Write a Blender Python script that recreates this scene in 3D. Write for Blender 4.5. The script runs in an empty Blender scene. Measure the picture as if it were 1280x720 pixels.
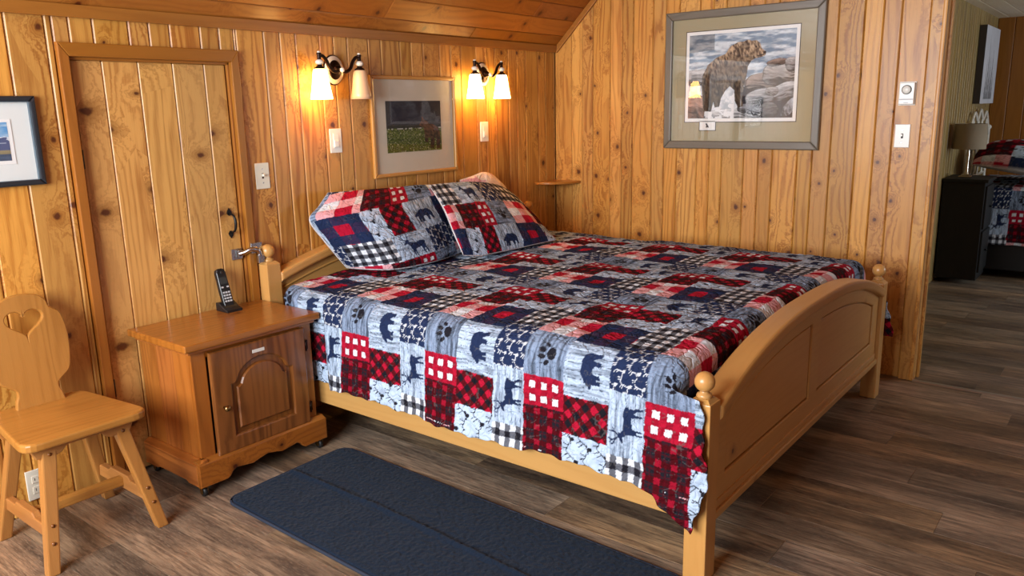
import bpy, bmesh, math, random
import numpy as np
from mathutils import Vector, Matrix
from mathutils.geometry import tessellate_polygon

random.seed(7)
C = bpy.context.scene.collection
PI = math.pi

# ------------------------------------------------------------------ helpers
def lin(r, g, b):
    f = lambda c: c / 12.92 if c <= .04045 else ((c + .055) / 1.055) ** 2.4
    return (f(r / 255), f(g / 255), f(b / 255))

WO = {}          # world origin of every object (no parent is ever rotated while building)

def empty(name, loc, label=None, cat=None, group=None):
    o = bpy.data.objects.new(name, None)
    C.objects.link(o)
    o.location = loc
    WO[o] = Vector(loc)
    return tag(o, label, cat, group)

def tag(o, label=None, cat=None, group=None, kind=None):
    if label: o['label'] = label
    if cat: o['category'] = cat
    if group: o['group'] = group
    if kind: o['kind'] = kind
    return o

class MB:
    """collects pieces in world coordinates, with a uv along the grain"""
    def __init__(self):
        self.v = []; self.f = []; self.uv = []; self.sm = []
    def add(self, verts, faces, grain=2, smooth=False, key=None, uvs=None):
        n0 = len(self.v)
        k = random.randint(1, 400) if key is None else key
        dv = random.random() * 7
        vs = [Vector(p) for p in verts]
        self.v += vs
        for fi, f in enumerate(faces):
            self.f.append([i + n0 for i in f])
            self.sm.append(smooth)
            if uvs is not None:
                self.uv.append(uvs[fi]); continue
            n = Vector((0, 0, 0))
            for a, b in zip(f, f[1:] + f[:1]):
                n += vs[a].cross(vs[b])
            ax = max(range(3), key=lambda i: abs(n[i]))
            if ax == grain:
                a, b = [i for i in range(3) if i != grain]
            else:
                b = grain
                a = [i for i in range(3) if i != grain and i != ax][0]
            self.uv.append([(vs[i][a] - round(vs[f[0]][a] / 10) * 10 + 10 * k, vs[i][b] + dv) for i in f])
        return self
    def bm(self, bm, grain=2, smooth=False, M=None, key=None):
        bm.verts.index_update()
        vs = [(M @ v.co) if M else v.co.copy() for v in bm.verts]
        fs = [[v.index for v in f.verts] for f in bm.faces]
        bm.free()
        return self.add(vs, fs, grain, smooth, key)
    def box(self, lo, hi, grain=2, bev=.003, seg=2, M=None, key=None):
        bm = bmesh.new()
        bmesh.ops.create_cube(bm, size=1)
        lo, hi = Vector(lo), Vector(hi)
        d = hi - lo; c = (lo + hi) / 2
        for v in bm.verts:
            v.co = Vector((v.co.x * d.x, v.co.y * d.y, v.co.z * d.z)) + c
        b = min(bev, min(abs(x) for x in d) * .45)
        if b > 0:
            bmesh.ops.bevel(bm, geom=bm.edges[:], offset=b, segments=seg, profile=.6, affect='EDGES')
        return self.bm(bm, grain, False, M, key)
    def prism(self, loops, axis, a0, a1, grain=2, bev=0., M=None, key=None, seg=2):
        """loops: outer 2D outline then holes; extruded along axis between a0 and a1.  2D=(the two other axes in order)"""
        if bev:
            cu = bpy.data.curves.new('tmp', 'CURVE'); cu.dimensions = '2D'; cu.fill_mode = 'BOTH'
            bev = min(bev, abs(a1 - a0) * .45)
            for l in loops:
                sp = cu.splines.new('POLY'); sp.points.add(len(l) - 1); sp.use_cyclic_u = True
                for q, p in zip(sp.points, l): q.co = (p[0], p[1], 0, 1)
            cu.extrude = abs(a1 - a0) / 2 - bev; cu.bevel_depth = bev; cu.bevel_resolution = max(0, seg - 1); cu.offset = -bev
            ob = bpy.data.objects.new('tmp', cu)
            me = ob.to_mesh()
            bm = bmesh.new(); bm.from_mesh(me)
            ob.to_mesh_clear(); bpy.data.objects.remove(ob); bpy.data.curves.remove(cu)
            mid = (a0 + a1) / 2
            for v in bm.verts:
                x, y, z = v.co
                v.co = {0: (z + mid, x, y), 1: (x, z + mid, y), 2: (x, y, z + mid)}[axis]
            bmesh.ops.remove_doubles(bm, verts=bm.verts[:], dist=1e-5)
            bmesh.ops.recalc_face_normals(bm, faces=bm.faces[:])
            return self.bm(bm, grain, False, M, key)
        bm = bmesh.new()
        def mk(p, a):
            if axis == 0: return Vector((a, p[0], p[1]))
            if axis == 1: return Vector((p[0], a, p[1]))
            return Vector((p[0], p[1], a))
        flat = [p for l in loops for p in l]
        tris = tessellate_polygon([[Vector((p[0], p[1], 0)) for p in l] for l in loops])
        A = [bm.verts.new(mk(p, a0)) for p in flat]
        B = [bm.verts.new(mk(p, a1)) for p in flat]
        for t in tris:
            try:
                bm.faces.new([A[i] for i in t]); bm.faces.new([B[i] for i in reversed(t)])
            except ValueError: pass
        o = 0
        for l in loops:
            n = len(l)
            for i in range(n):
                j = (i + 1) % n
                bm.faces.new([A[o + i], A[o + j], B[o + j], B[o + i]])
            o += n
        bmesh.ops.recalc_face_normals(bm, faces=bm.faces[:])
        if bev:
            es = [e for e in bm.edges if len(e.link_faces) == 2 and e.calc_face_angle(0) > 1.2
                  and abs((e.verts[0].co - e.verts[1].co)[axis]) < 1e-6]
            bmesh.ops.bevel(bm, geom=es, offset=bev, segments=seg, profile=.6, affect='EDGES')
        bmesh.ops.triangulate(bm, faces=[f for f in bm.faces if len(f.verts) > 4])
        return self.bm(bm, grain, False, M, key)
    def lathe(self, prof, c, axis=2, n=24, grain=2, M=None):
        """prof: (radius, height) list"""
        vs = []; fs = []
        m = len(prof)
        for r, h in prof:
            for k in range(n):
                a = 2 * PI * k / n
                x, y = max(r, 1e-5) * math.cos(a), max(r, 1e-5) * math.sin(a)
                p = {2: (x, y, h), 1: (x, h, -y), 0: (h, x, y)}[axis]
                p = Vector(p) + Vector(c)
                vs.append(M @ p if M else p)
        for i in range(m - 1):
            for k in range(n):
                k2 = (k + 1) % n
                fs.append([i * n + k, i * n + k2, (i + 1) * n + k2, (i + 1) * n + k])
        if axis == 1: pass
        return self.add(vs, fs, grain, True)
    def tube(self, pts, rad, n=12, grain=2, sub=6, cap=True):
        pts = [Vector(p) for p in pts]
        rads = rad if isinstance(rad, (list, tuple)) else [rad] * len(pts)
        if sub > 1 and len(pts) > 2:
            P = []; R = []
            for i in range(len(pts) - 1):
                p0 = pts[max(i - 1, 0)]; p1 = pts[i]; p2 = pts[i + 1]; p3 = pts[min(i + 2, len(pts) - 1)]
                for s in range(sub):
                    t = s / sub
                    P.append(.5 * ((2 * p1) + (p2 - p0) * t + (2 * p0 - 5 * p1 + 4 * p2 - p3) * t * t + (3 * p1 - p0 - 3 * p2 + p3) * t ** 3))
                    R.append(rads[i] * (1 - t) + rads[i + 1] * t)
            P.append(pts[-1]); R.append(rads[-1]); pts, rads = P, R
        vs = []; fs = []
        up = None
        for i, p in enumerate(pts):
            d = (pts[min(i + 1, len(pts) - 1)] - pts[max(i - 1, 0)]).normalized()
            if up is None:
                up = d.orthogonal().normalized()
            up = (up - d * up.dot(d)).normalized()
            s = d.cross(up)
            for k in range(n):
                a = 2 * PI * k / n
                vs.append(p + (up * math.cos(a) + s * math.sin(a)) * rads[i])
        for i in range(len(pts) - 1):
            for k in range(n):
                k2 = (k + 1) % n
                fs.append([i * n + k, i * n + k2, (i + 1) * n + k2, (i + 1) * n + k])
        if cap:
            fs.append(list(range(n))[::-1]); fs.append([(len(pts) - 1) * n + k for k in range(n)])
        return self.add(vs, fs, grain, True)
    def sphere(self, c, r, n=20, grain=2, sc=(1, 1, 1)):
        bm = bmesh.new()
        bmesh.ops.create_uvsphere(bm, u_segments=n, v_segments=n // 2, radius=r)
        for v in bm.verts: v.co = Vector((v.co.x * sc[0], v.co.y * sc[1], v.co.z * sc[2])) + Vector(c)
        return self.bm(bm, grain, True)
    def beam(self, a, b, wa, wb, grain=2, bev=.004, side=(1, 0, 0)):
        """tapering square bar from a to b, its ends cut level"""
        a, b = Vector(a), Vector(b)
        bm = bmesh.new()
        vs = []
        for p, w in ((a, wa), (b, wb)):
            for sx, sy in ((-1, -1), (1, -1), (1, 1), (-1, 1)):
                vs.append(bm.verts.new(p + Vector((sx * w[0] / 2, sy * w[1] / 2, 0))))
        for f in ([3, 2, 1, 0], [4, 5, 6, 7], [0, 1, 5, 4], [1, 2, 6, 5], [2, 3, 7, 6], [3, 0, 4, 7]):
            bm.faces.new([vs[i] for i in f])
        bmesh.ops.recalc_face_normals(bm, faces=bm.faces[:])
        bmesh.ops.bevel(bm, geom=bm.edges[:], offset=bev, segments=2, profile=.6, affect='EDGES')
        return self.bm(bm, grain)
    def build(self, name, mat, parent=None, origin=None):
        if parent is not None: origin = WO[parent]
        elif origin is None:
            xs = [v.x for v in self.v]; ys = [v.y for v in self.v]; zs = [v.z for v in self.v]
            origin = Vector(((min(xs) + max(xs)) / 2, (min(ys) + max(ys)) / 2, min(zs)))
        origin = Vector(origin)
        me = bpy.data.meshes.new(name)
        me.from_pydata([v - origin for v in self.v], [], self.f)
        uvl = me.uv_layers.new(name='UVMap')
        flat = [c for f in self.uv for p in f for c in p]
        uvl.data.foreach_set('uv', flat)
        me.polygons.foreach_set('use_smooth', self.sm)
        me.materials.append(mat)
        me.update()
        o = bpy.data.objects.new(name, me)
        C.objects.link(o)
        if parent is not None:
            o.parent = parent; o.location = (0, 0, 0)
        else:
            o.location = origin
        WO[o] = origin
        return o

def struct(o):
    o['kind'] = 'structure'; return o

def grid_mesh(name, P, col, mat, parent=None, closed=False, smooth=True, origin=None):
    """P: (H,W,3) points; col (H,W,3) linear colours stored as a colour attribute"""
    H, W, _ = P.shape
    if parent is not None: origin = WO[parent]
    elif origin is None:
        q = P.reshape(-1, 3); origin = Vector(((q[:, 0].min() + q[:, 0].max()) / 2, (q[:, 1].min() + q[:, 1].max()) / 2, q[:, 2].min()))
    V = (P.reshape(-1, 3) - np.array(origin)).astype(np.float32)
    idx = np.arange(H * W).reshape(H, W)
    q = np.stack([idx[:-1, :-1], idx[:-1, 1:], idx[1:, 1:], idx[1:, :-1]], -1).reshape(-1, 4)
    me = bpy.data.meshes.new(name)
    me.vertices.add(len(V)); me.vertices.foreach_set('co', V.ravel())
    me.loops.add(q.size); me.loops.foreach_set('vertex_index', q.ravel().astype(np.int32))
    me.polygons.add(len(q))
    me.polygons.foreach_set('loop_start', np.arange(0, q.size, 4, dtype=np.int32))
    me.polygons.foreach_set('loop_total', np.full(len(q), 4, dtype=np.int32))
    me.update(calc_edges=True)
    me.polygons.foreach_set('use_smooth', np.ones(len(q), bool) if smooth else np.zeros(len(q), bool))
    a = me.color_attributes.new('pattern', 'FLOAT_COLOR', 'POINT')
    c4 = np.ones((H * W, 4), np.float32); c4[:, :3] = col.reshape(-1, 3)
    a.data.foreach_set('color', c4.ravel())
    me.materials.append(mat)
    o = bpy.data.objects.new(name, me); C.objects.link(o)
    if parent is not None: o.parent = parent
    else: o.location = origin
    WO[o] = Vector(origin)
    return o

# ------------------------------------------------------------------ materials
def nmat(name):
    m = bpy.data.materials.new(name); m.use_nodes = True
    nt = m.node_tree
    return m, nt, nt.nodes['Principled BSDF'], nt.nodes['Material Output']

class G:
    """tiny node-graph writer"""
    def __init__(self, nt): self.nt = nt
    def n(self, t, **kw):
        nd = self.nt.nodes.new(t)
        for k, v in kw.items():
            if k.startswith('_'): setattr(nd, k[1:], v)
        for k, v in kw.items():
            if k.startswith('_'): continue
            key = int(k[1:]) if k[0] == 'i' and k[1:].isdigit() else k.replace('__', ' ')
            self.s(nd.inputs[key], v)
        return nd
    def s(self, sock, v):
        if isinstance(v, bpy.types.NodeSocket): self.nt.links.new(v, sock)
        elif isinstance(v, bpy.types.Node): self.nt.links.new(v.outputs[0], sock)
        elif isinstance(v, tuple) and len(v) == 3 and sock.type == 'RGBA': sock.default_value = (*v, 1)
        else: sock.default_value = v
    def m(self, op, a, b=0., c=0.):
        return self.n('ShaderNodeMath', _operation=op, i0=a, i1=b, i2=c).outputs[0]
    def xyz(self, x, y, z=0.):
        return self.n('ShaderNodeCombineXYZ', i0=x, i1=y, i2=z).outputs[0]
    def mix(self, f, a, b, mode='MIX'):
        nd = self.n('ShaderNodeMix', _data_type='RGBA', _blend_type=mode)
        self.s(nd.inputs[0], f); self.s(nd.inputs[6], a); self.s(nd.inputs[7], b)
        return nd.outputs[2]
    def ramp(self, v, lo, hi, a=0., b=1.):
        nd = self.n('ShaderNodeMapRange', i0=v, i1=lo, i2=hi, i3=a, i4=b); return nd.outputs[0]
    def noise(self, vec, scale, detail=2., rough=.5, dist=0.):
        return self.n('ShaderNodeTexNoise', Vector=vec, Scale=scale, Detail=detail, Roughness=rough, Distortion=dist).outputs[0]

def wood(name, light, dark, knot=None, density=.5, rough=.34, coat=.25, tint=.22, rings=70., cell=(.13, .34), fibre=.25, ringamt=.45, bump=.12, hue=.004, kscale=1., patch=.25, kasp=1.):
    m, nt, bs, out = nmat(name); g = G(nt)
    uv = g.n('ShaderNodeUVMap').outputs[0]
    sp = g.n('ShaderNodeSeparateXYZ', i0=uv)
    k = g.m('ROUND', g.m('DIVIDE', sp.outputs[0], 10.))
    u = g.m('SUBTRACT', sp.outputs[0], g.m('MULTIPLY', k, 10.)); v = sp.outputs[1]
    wn = g.n('ShaderNodeTexWhiteNoise', _noise_dimensions='1D', W=k)
    rnd = wn.outputs[0]; rs = g.n('ShaderNodeSeparateColor', i0=wn.outputs[1])
    kz = g.m('MULTIPLY', k, 3.7)
    if knot:
        pv = g.xyz(g.m('ADD', g.m('DIVIDE', u, cell[0]), g.m('MULTIPLY', rnd, 91.)), g.m('ADD', g.m('DIVIDE', v, cell[1]), kz))
        vo = g.n('ShaderNodeTexVoronoi', _voronoi_dimensions='2D', Vector=pv, Scale=1., Randomness=.9)
        df = g.n('ShaderNodeVectorMath', _operation='SUBTRACT', i0=pv, i1=vo.outputs['Position']).outputs[0]
        df = g.n('ShaderNodeVectorMath', _operation='MULTIPLY', i0=df, i1=(cell[0] * kasp, cell[1] * .85, 0)).outputs[0]
        wob = g.noise(g.xyz(u, v, kz), 55., 2.)
        d = g.m('MULTIPLY', g.n('ShaderNodeVectorMath', _operation='LENGTH', i0=df).outputs['Value'], g.ramp(wob, .3, .7, .75, 1.3))
        vc = g.n('ShaderNodeSeparateColor', i0=vo.outputs['Color'])
        pres = g.m('LESS_THAN', vc.outputs[0], density)
        rad = g.m('MULTIPLY', g.ramp(vc.outputs[1], 0, 1, .0055, .0155), kscale)
        kd = g.m('DIVIDE', d, rad)
        infl = g.m('MULTIPLY', pres, g.m('DIVIDE', 1., g.m('ADD', 1., g.m('POWER', g.m('DIVIDE', d, g.m('MULTIPLY', rad, 2.2)), 2.))))
    else:
        infl = 0.
    base = g.xyz(u, g.m('MULTIPLY', v, .10), kz)
    wav = g.noise(base, 9., 2.5, .5)
    ph = g.m('ADD', g.m('MULTIPLY', u, rings), g.m('MULTIPLY', wav, 16.))
    ph = g.m('ADD', ph, g.m('MULTIPLY', infl, 13.)) if knot else ph
    ring = g.ramp(g.m('SINE', g.m('MULTIPLY', ph, 2.4)), -1, 1)
    ring = g.m('POWER', ring, 2.2)
    ring = g.m('MULTIPLY', ring, g.ramp(g.noise(base, 5., 1.), .3, .65, .3, 1.))
    fib = g.noise(g.xyz(g.m('MULTIPLY', u, 30.), g.m('MULTIPLY', v, 1.2), kz), 9., 3., .6)
    pat = g.noise(g.xyz(u, g.m('MULTIPLY', v, .5), kz), 7., 2.)
    f = g.m('ADD', g.m('MULTIPLY', ring, ringamt), g.m('MULTIPLY', g.m('SUBTRACT', fib, .5), fibre * 2))
    f = g.m('ADD', f, g.m('MULTIPLY', g.m('SUBTRACT', pat, .45), patch * 2))
    nd = g.n('ShaderNodeClamp', i0=f)
    col = g.mix(nd.outputs[0], light, dark)
    hsv = g.n('ShaderNodeHueSaturation', Hue=g.m('ADD', .5, g.m('MULTIPLY', g.m('SUBTRACT', rs.outputs[1], .5), hue * 2)),
              Saturation=g.ramp(rs.outputs[2], 0, 1, .975, 1.02), Value=g.ramp(rnd, 0, 1, 1 - tint, 1 + tint * .6), Color=col)
    col = hsv.outputs[0]
    if knot:
        halo = g.m('MULTIPLY', pres, g.ramp(kd, .8, 3.2, .8, 0.))
        col = g.mix(halo, col, tuple(c * .8 for c in dark))
        km = g.m('MULTIPLY', pres, g.ramp(kd, .55, 1.05, .92, 0.))
        col = g.mix(km, col, knot)
    nt.links.new(col, bs.inputs['Base Color'])
    bs.inputs['Roughness'].default_value = rough
    bs.inputs['Coat Weight'].default_value = coat
    bs.inputs['Coat Roughness'].default_value = .22
    bs.inputs['Specular IOR Level'].default_value = .4
    b = g.n('ShaderNodeBump', Strength=bump, Distance=.002, Height=g.m('ADD', fib, g.m('MULTIPLY', ring, .6)))
    nt.links.new(b.outputs[0], bs.inputs['Normal'])
    return m

def plain(name, col, rough=.5, metal=0., noise=0., nscale=40., coat=0., bump=0., spec=.5, sheen=0.):
    m, nt, bs, out = nmat(name); g = G(nt)
    tc = g.n('ShaderNodeTexCoord').outputs['Object']
    nz = g.noise(tc, nscale, 3.)
    c2 = tuple(c * (1 - noise) for c in col)
    nt.links.new(g.mix(nz, col, c2), bs.inputs['Base Color'])
    bs.inputs['Roughness'].default_value = rough; bs.inputs['Metallic'].default_value = metal
    bs.inputs['Coat Weight'].default_value = coat; bs.inputs['Specular IOR Level'].default_value = spec
    if sheen: bs.inputs['Sheen Weight'].default_value = sheen; bs.inputs['Sheen Roughness'].default_value = .5
    if bump:
        b = g.n('ShaderNodeBump', Strength=bump, Distance=.004, Height=nz); nt.links.new(b.outputs[0], bs.inputs['Normal'])
    return m

def attr_mat(name, rough=.9, bump=0., bscale=60., sheen=0., spec=.3):
    m, nt, bs, out = nmat(name); g = G(nt)
    a = g.n('ShaderNodeAttribute', _attribute_name='pattern')
    tc = g.n('ShaderNodeTexCoord').outputs['Object']
    weave = g.noise(tc, 700., 2.)
    nt.links.new(g.mix(g.ramp(weave, .3, .7, 0., .16), a.outputs[0], (0., 0., 0.)), bs.inputs['Base Color'])
    bs.inputs['Roughness'].default_value = rough; bs.inputs['Specular IOR Level'].default_value = spec
    if sheen: bs.inputs['Sheen Weight'].default_value = sheen
    if bump:
        # meandering machine quilting: puckers along the iso-lines of a noise
        nz = g.noise(tc, bscale, 1.5, .5, .6)
        ln = g.m('ABSOLUTE', g.m('SUBTRACT', nz, .5))
        h = g.ramp(ln, 0., .09)
        nd = g.n('ShaderNodeBump', Strength=bump, Distance=.006, Height=h)
        nt.links.new(nd.outputs[0], bs.inputs['Normal'])
    return m

def emis(name, col, strength):
    m, nt, bs, out = nmat(name); g = G(nt)
    bs.inputs['Base Color'].default_value = (*col, 1)
    bs.inputs['Roughness'].default_value = .4
    lw = g.n('ShaderNodeLayerWeight', Blend=.3)
    e = g.mix(g.m('MULTIPLY', lw.outputs['Facing'], .35), col, tuple(c * .6 for c in col))
    nt.links.new(e, bs.inputs['Emission Color'])
    bs.inputs['Emission Strength'].default_value = strength
    return m

def glass_mat(name, tintv=1.):
    m, nt, bs, out = nmat(name); g = G(nt)
    tr = g.n('ShaderNodeBsdfTransparent', Color=(tintv, tintv, tintv))
    gl = g.n('ShaderNodeBsdfGlossy', Roughness=.015)
    tc = g.n('ShaderNodeTexCoord').outputs['Object']
    fc = g.n('ShaderNodeLayerWeight', Blend=.5).outputs['Facing']
    fr = g.m('ADD', g.ramp(g.noise(tc, 3.), 0., 1., .036, .042), g.m('MULTIPLY', g.m('POWER', fc, 5.), .9))
    mx = g.n('ShaderNodeMixShader', i0=fr, i1=tr.outputs[0], i2=gl.outputs[0])
    nt.links.new(mx.outputs[0], out.inputs[0])
    return m

KNOT = lin(76, 32, 12)
M_wall = wood('knotty pine boards', (.61, .295, .062), (.37, .135, .021), KNOT, .62, .42, .12, ringamt=1.0, fibre=.55, tint=.22, rings=60.)
M_door = wood('door pine', (.63, .335, .092), (.36, .15, .032), KNOT, .6, .42, .12, tint=.10, ringamt=.8, fibre=.5, kasp=.55, kscale=1.15, cell=(.15, .30))
M_ceil = wood('ceiling pine', (.43, .145, .019), (.27, .075, .008), lin(80, 30, 8), .6, .45, .1, tint=.18, ringamt=.6)
M_trim = wood('stained trim', (.33, .12, .018), (.22, .07, .009), None, 0, .38, .2, tint=.1)
M_bed = wood('bed pine', (.55, .295, .090), (.42, .195, .048), lin(90, 42, 16), .16, .34, .3, tint=.06, cell=(.2, .5), ringamt=.25, fibre=.12, patch=.12, kscale=.7)
M_ns = wood('stained nightstand pine', (.37, .122, .018), (.18, .048, .006), lin(60, 22, 8), .25, .28, .4, tint=.12, cell=(.18, .4), ringamt=.7, fibre=.35, kscale=.9)
M_nsd = wood('dark stained door pine', (.23, .076, .013), (.105, .032, .005), lin(45, 16, 6), .2, .28, .4, tint=.12, cell=(.18, .4), ringamt=.8, fibre=.35)
M_chair = wood('chair alder', (.43, .185, .044), (.29, .11, .022), lin(80, 40, 16), .12, .3, .35, tint=.06, cell=(.2, .5), ringamt=.5, fibre=.35, patch=.4, kscale=.6)
M_frameA = wood('pale picture frame wood', (.52, .25, .055), (.40, .17, .03), None, 0, .35, .3, tint=.05, ringamt=.15)
M_shelf = wood('shelf wood', (.45, .17, .03), (.32, .11, .018), None, 0, .3, .3, tint=.05)
M_frameB = wood('grey brown frame moulding', lin(112, 104, 92), lin(78, 72, 64), None, 0, .35, .3, tint=.03, hue=.0, ringamt=.3)

def floor_mat():
    m, nt, bs, out = nmat('weathered plank flooring'); g = G(nt)
    uv = g.n('ShaderNodeUVMap').outputs[0]
    sp = g.n('ShaderNodeSeparateXYZ', i0=uv)
    k = g.m('ROUND', g.m('DIVIDE', sp.outputs[0], 10.))
    u = g.m('SUBTRACT', sp.outputs[0], g.m('MULTIPLY', k, 10.)); v = sp.outputs[1]
    wn = g.n('ShaderNodeTexWhiteNoise', _noise_dimensions='1D', W=k); rs = g.n('ShaderNodeSeparateColor', i0=wn.outputs[1])
    kz = g.m('MULTIPLY', k, 5.3)
    big = g.noise(g.xyz(g.m('MULTIPLY', u, 1.), g.m('MULTIPLY', v, .22), kz), 8., 3., .6)
    str_ = g.noise(g.xyz(g.m('MULTIPLY', u, 14.), g.m('MULTIPLY', v, .9), kz), 7., 4., .65, .4)
    fine = g.noise(g.xyz(g.m('MULTIPLY', u, 60.), g.m('MULTIPLY', v, 4.), kz), 8., 2., .6)
    ph = g.m('ADD', g.m('MULTIPLY', u, 45.), g.m('MULTIPLY', g.noise(g.xyz(u, g.m('MULTIPLY', v, .22), kz), 6., 2.), 26.))
    ring = g.m('POWER', g.ramp(g.m('SINE', g.m('MULTIPLY', ph, 2.)), -1, 1), 2.5)
    a = g.mix(g.ramp(big, .32, .68), lin(84, 72, 62), lin(178, 150, 120))
    a = g.mix(g.ramp(str_, .36, .6, .75, 0.), a, lin(66, 54, 47))
    a = g.mix(g.m('MULTIPLY', ring, .25), a, lin(60, 48, 41))
    a = g.mix(g.ramp(fine, .52, .72, 0., .5), a, lin(172, 152, 128))
    hs = g.n('ShaderNodeHueSaturation', Hue=g.ramp(rs.outputs[1], 0, 1, .495, .505), Saturation=g.ramp(rs.outputs[2], 0, 1, .8, 1.15), Value=g.ramp(rs.outputs[0], 0, 1, .72, 1.3), Color=a)
    nt.links.new(hs.outputs[0], bs.inputs['Base Color'])
    nt.links.new(g.ramp(str_, .3, .7, .36, .5), bs.inputs['Roughness'])
    bs.inputs['Specular IOR Level'].default_value = .45
    b = g.n('ShaderNodeBump', Strength=.25, Distance=.002, Height=g.m('ADD', str_, fine)); nt.links.new(b.outputs[0], bs.inputs['Normal'])
    return m
M_floor = floor_mat()
M_bronze = plain('oiled bronze', lin(48, 32, 26), .32, .85, .2)
M_ceram = plain('ivory ceramic', lin(232, 222, 208), .2, 0, .05, coat=.5)
M_plate = plain('ivory plastic', lin(226, 222, 204), .35, 0, .03)
M_white = plain('white plastic', lin(238, 238, 230), .3, 0, .03)
M_slot = plain('dark slot', lin(40, 38, 36), .6)
M_black = plain('black iron', lin(20, 19, 20), .4, .4, .1)
M_phone = plain('black phone plastic', lin(22, 23, 26), .35, 0, .1)
M_key = plain('pale keys', lin(190, 192, 195), .45)
M_screen = plain('phone display', lin(52, 58, 60), .15)
M_steel = plain('bright steel', lin(205, 208, 212), .22, 1., .1)
M_brass = plain('aged brass', lin(170, 140, 90), .28, 1., .15)
M_fblack = plain('black frame paint', lin(38, 42, 48), .3, 0, .1, coat=.3)
M_fgold = plain('blue grey frame lip', lin(96, 112, 124), .3, .4, .1)
M_matA = plain('cream mat board', lin(222, 214, 196), .85, 0, .03)
M_matB = plain('sage mat board', lin(164, 154, 124), .85, 0, .03)
M_matL = plain('white mat board', lin(226, 230, 228), .85, 0, .03)
M_paper = plain('white paper', lin(238, 238, 236), .8, 0, .02)
M_line = plain('dark mat bevel', lin(36, 34, 36), .8)
M_print = attr_mat('printed picture', .6, 0, spec=.2)
M_quilt = attr_mat('patchwork cotton', .92, .55, 26., .0, .08)
M_sham = attr_mat('patchwork sham cotton', .92, .5, 26., .0, .08)
M_glass = glass_mat('picture glass')
M_lit = emis('lit frosted glass', (1., .60, .19), 22.)
M_unlit = plain('unlit frosted glass', lin(236, 192, 152), .3, 0, .05, coat=.3)
M_rug = plain('navy pile', (.014, .026, .050), .98, 0, .55, 220., bump=.5, spec=.05, sheen=.06)
M_rugedge = plain('navy binding', (.012, .022, .045), .8, 0, .2)
M_rubber = plain('black rubber', lin(24, 24, 25), .5)
M_cloth = plain('cream pillow cotton', lin(236, 222, 206), .9, 0, .05, bump=.2)
M_mattress = plain('mattress ticking', lin(214, 208, 196), .9, 0, .05)
M_dark = wood('black stained furniture', (.007, .0065, .0065), (.004, .004, .004), None, 0, .6, 0., tint=.05)
M_wall2 = wood('olive brown panel boards', (.33, .22, .075), (.17, .105, .028), KNOT, .3, .45, .1, ringamt=.8, fibre=.5, tint=.25)
M_shade = plain('taupe lamp linen', lin(150, 134, 112), .9, 0, .15, 120.)
M_silver = plain('silver lamp metal', lin(196, 188, 176), .25, 1., .1)
M_whmetal = plain('white enamel', lin(224, 218, 206), .3, 0, .05, coat=.4)
M_canvas = attr_mat('printed canvas', .8)
M_cedge = plain('canvas edge', lin(60, 52, 46), .8)
M_tile = wood('pale ceiling board', lin(242, 230, 206), lin(224, 206, 172), None, 0, .6, 0., tint=.1)
M_strip = plain('aluminium strip', lin(190, 186, 178), .35, .8, .1)
M_sticker = plain('paper sticker', lin(226, 222, 212), .6, 0, .02)

# ------------------------------------------------------------------ pattern painting (numpy)
def vnoise(x, y, seed=0):
    xi = np.floor(x).astype(np.int64); yi = np.floor(y).astype(np.int64)
    fx = x - xi; fy = y - yi
    fx = fx * fx * (3 - 2 * fx); fy = fy * fy * (3 - 2 * fy)
    def h(a, b):
        n = (a * 374761393 + b * 668265263 + seed * 974711) & 0x7fffffff
        n = ((n ^ (n >> 13)) * 1274126177) & 0x7fffffff
        return ((n ^ (n >> 16)) & 0xffff) / 65535.
    return (h(xi, yi) * (1 - fx) + h(xi + 1, yi) * fx) * (1 - fy) + (h(xi, yi + 1) * (1 - fx) + h(xi + 1, yi + 1) * fx) * fy
def fbm(x, y, seed=0, o=3):
    s = 0; a = .5
    for i in range(o):
        s = s + a * vnoise(x * 2 ** i, y * 2 ** i, seed + i * 17); a *= .5
    return s / (1 - .5 ** o)
def inpoly(X, Y, poly):
    r = np.zeros(X.shape, bool); n = len(poly)
    for i in range(n):
        x0, y0 = poly[i]; x1, y1 = poly[(i + 1) % n]
        if y0 == y1: continue
        c = ((y0 > Y) != (y1 > Y)) & (X < (x1 - x0) * (Y - y0) / (y1 - y0) + x0)
        r ^= c
    return r
def stroke(X, Y, pts, w):
    r = np.zeros(X.shape, bool)
    for (x0, y0), (x1, y1) in zip(pts, pts[1:]):
        dx, dy = x1 - x0, y1 - y0
        t = np.clip(((X - x0) * dx + (Y - y0) * dy) / (dx * dx + dy * dy + 1e-12), 0, 1)
        r |= (X - x0 - t * dx) ** 2 + (Y - y0 - t * dy) ** 2 < w * w
    return r
def ell(X, Y, cx, cy, rx, ry, a=0.):
    c, s = math.cos(a), math.sin(a)
    x = (X - cx) * c + (Y - cy) * s; y = -(X - cx) * s + (Y - cy) * c
    return (x / rx) ** 2 + (y / ry) ** 2 < 1
_by, _bx = np.meshgrid(np.linspace(0, 1, 200), np.linspace(0, 1, 200), indexing='ij')
BEAR = inpoly(_bx, _by, [(.02,.42),(.04,.50),(.10,.57),(.15,.66),(.17,.74),(.21,.70),(.27,.74),(.36,.86),(.48,.88),(.60,.83),(.74,.84),(.87,.76),(.95,.6),(.96,.42),(.94,.28),(.98,.06),(.96,.03),(.85,.03),(.83,.2),(.77,.33),(.74,.2),(.73,.03),(.60,.03),(.62,.25),(.57,.37),(.45,.36),(.40,.25),(.40,.03),(.28,.03),(.28,.24),(.24,.14),(.23,.03),(.12,.03),(.15,.26),(.16,.40),(.08,.38)])
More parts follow.
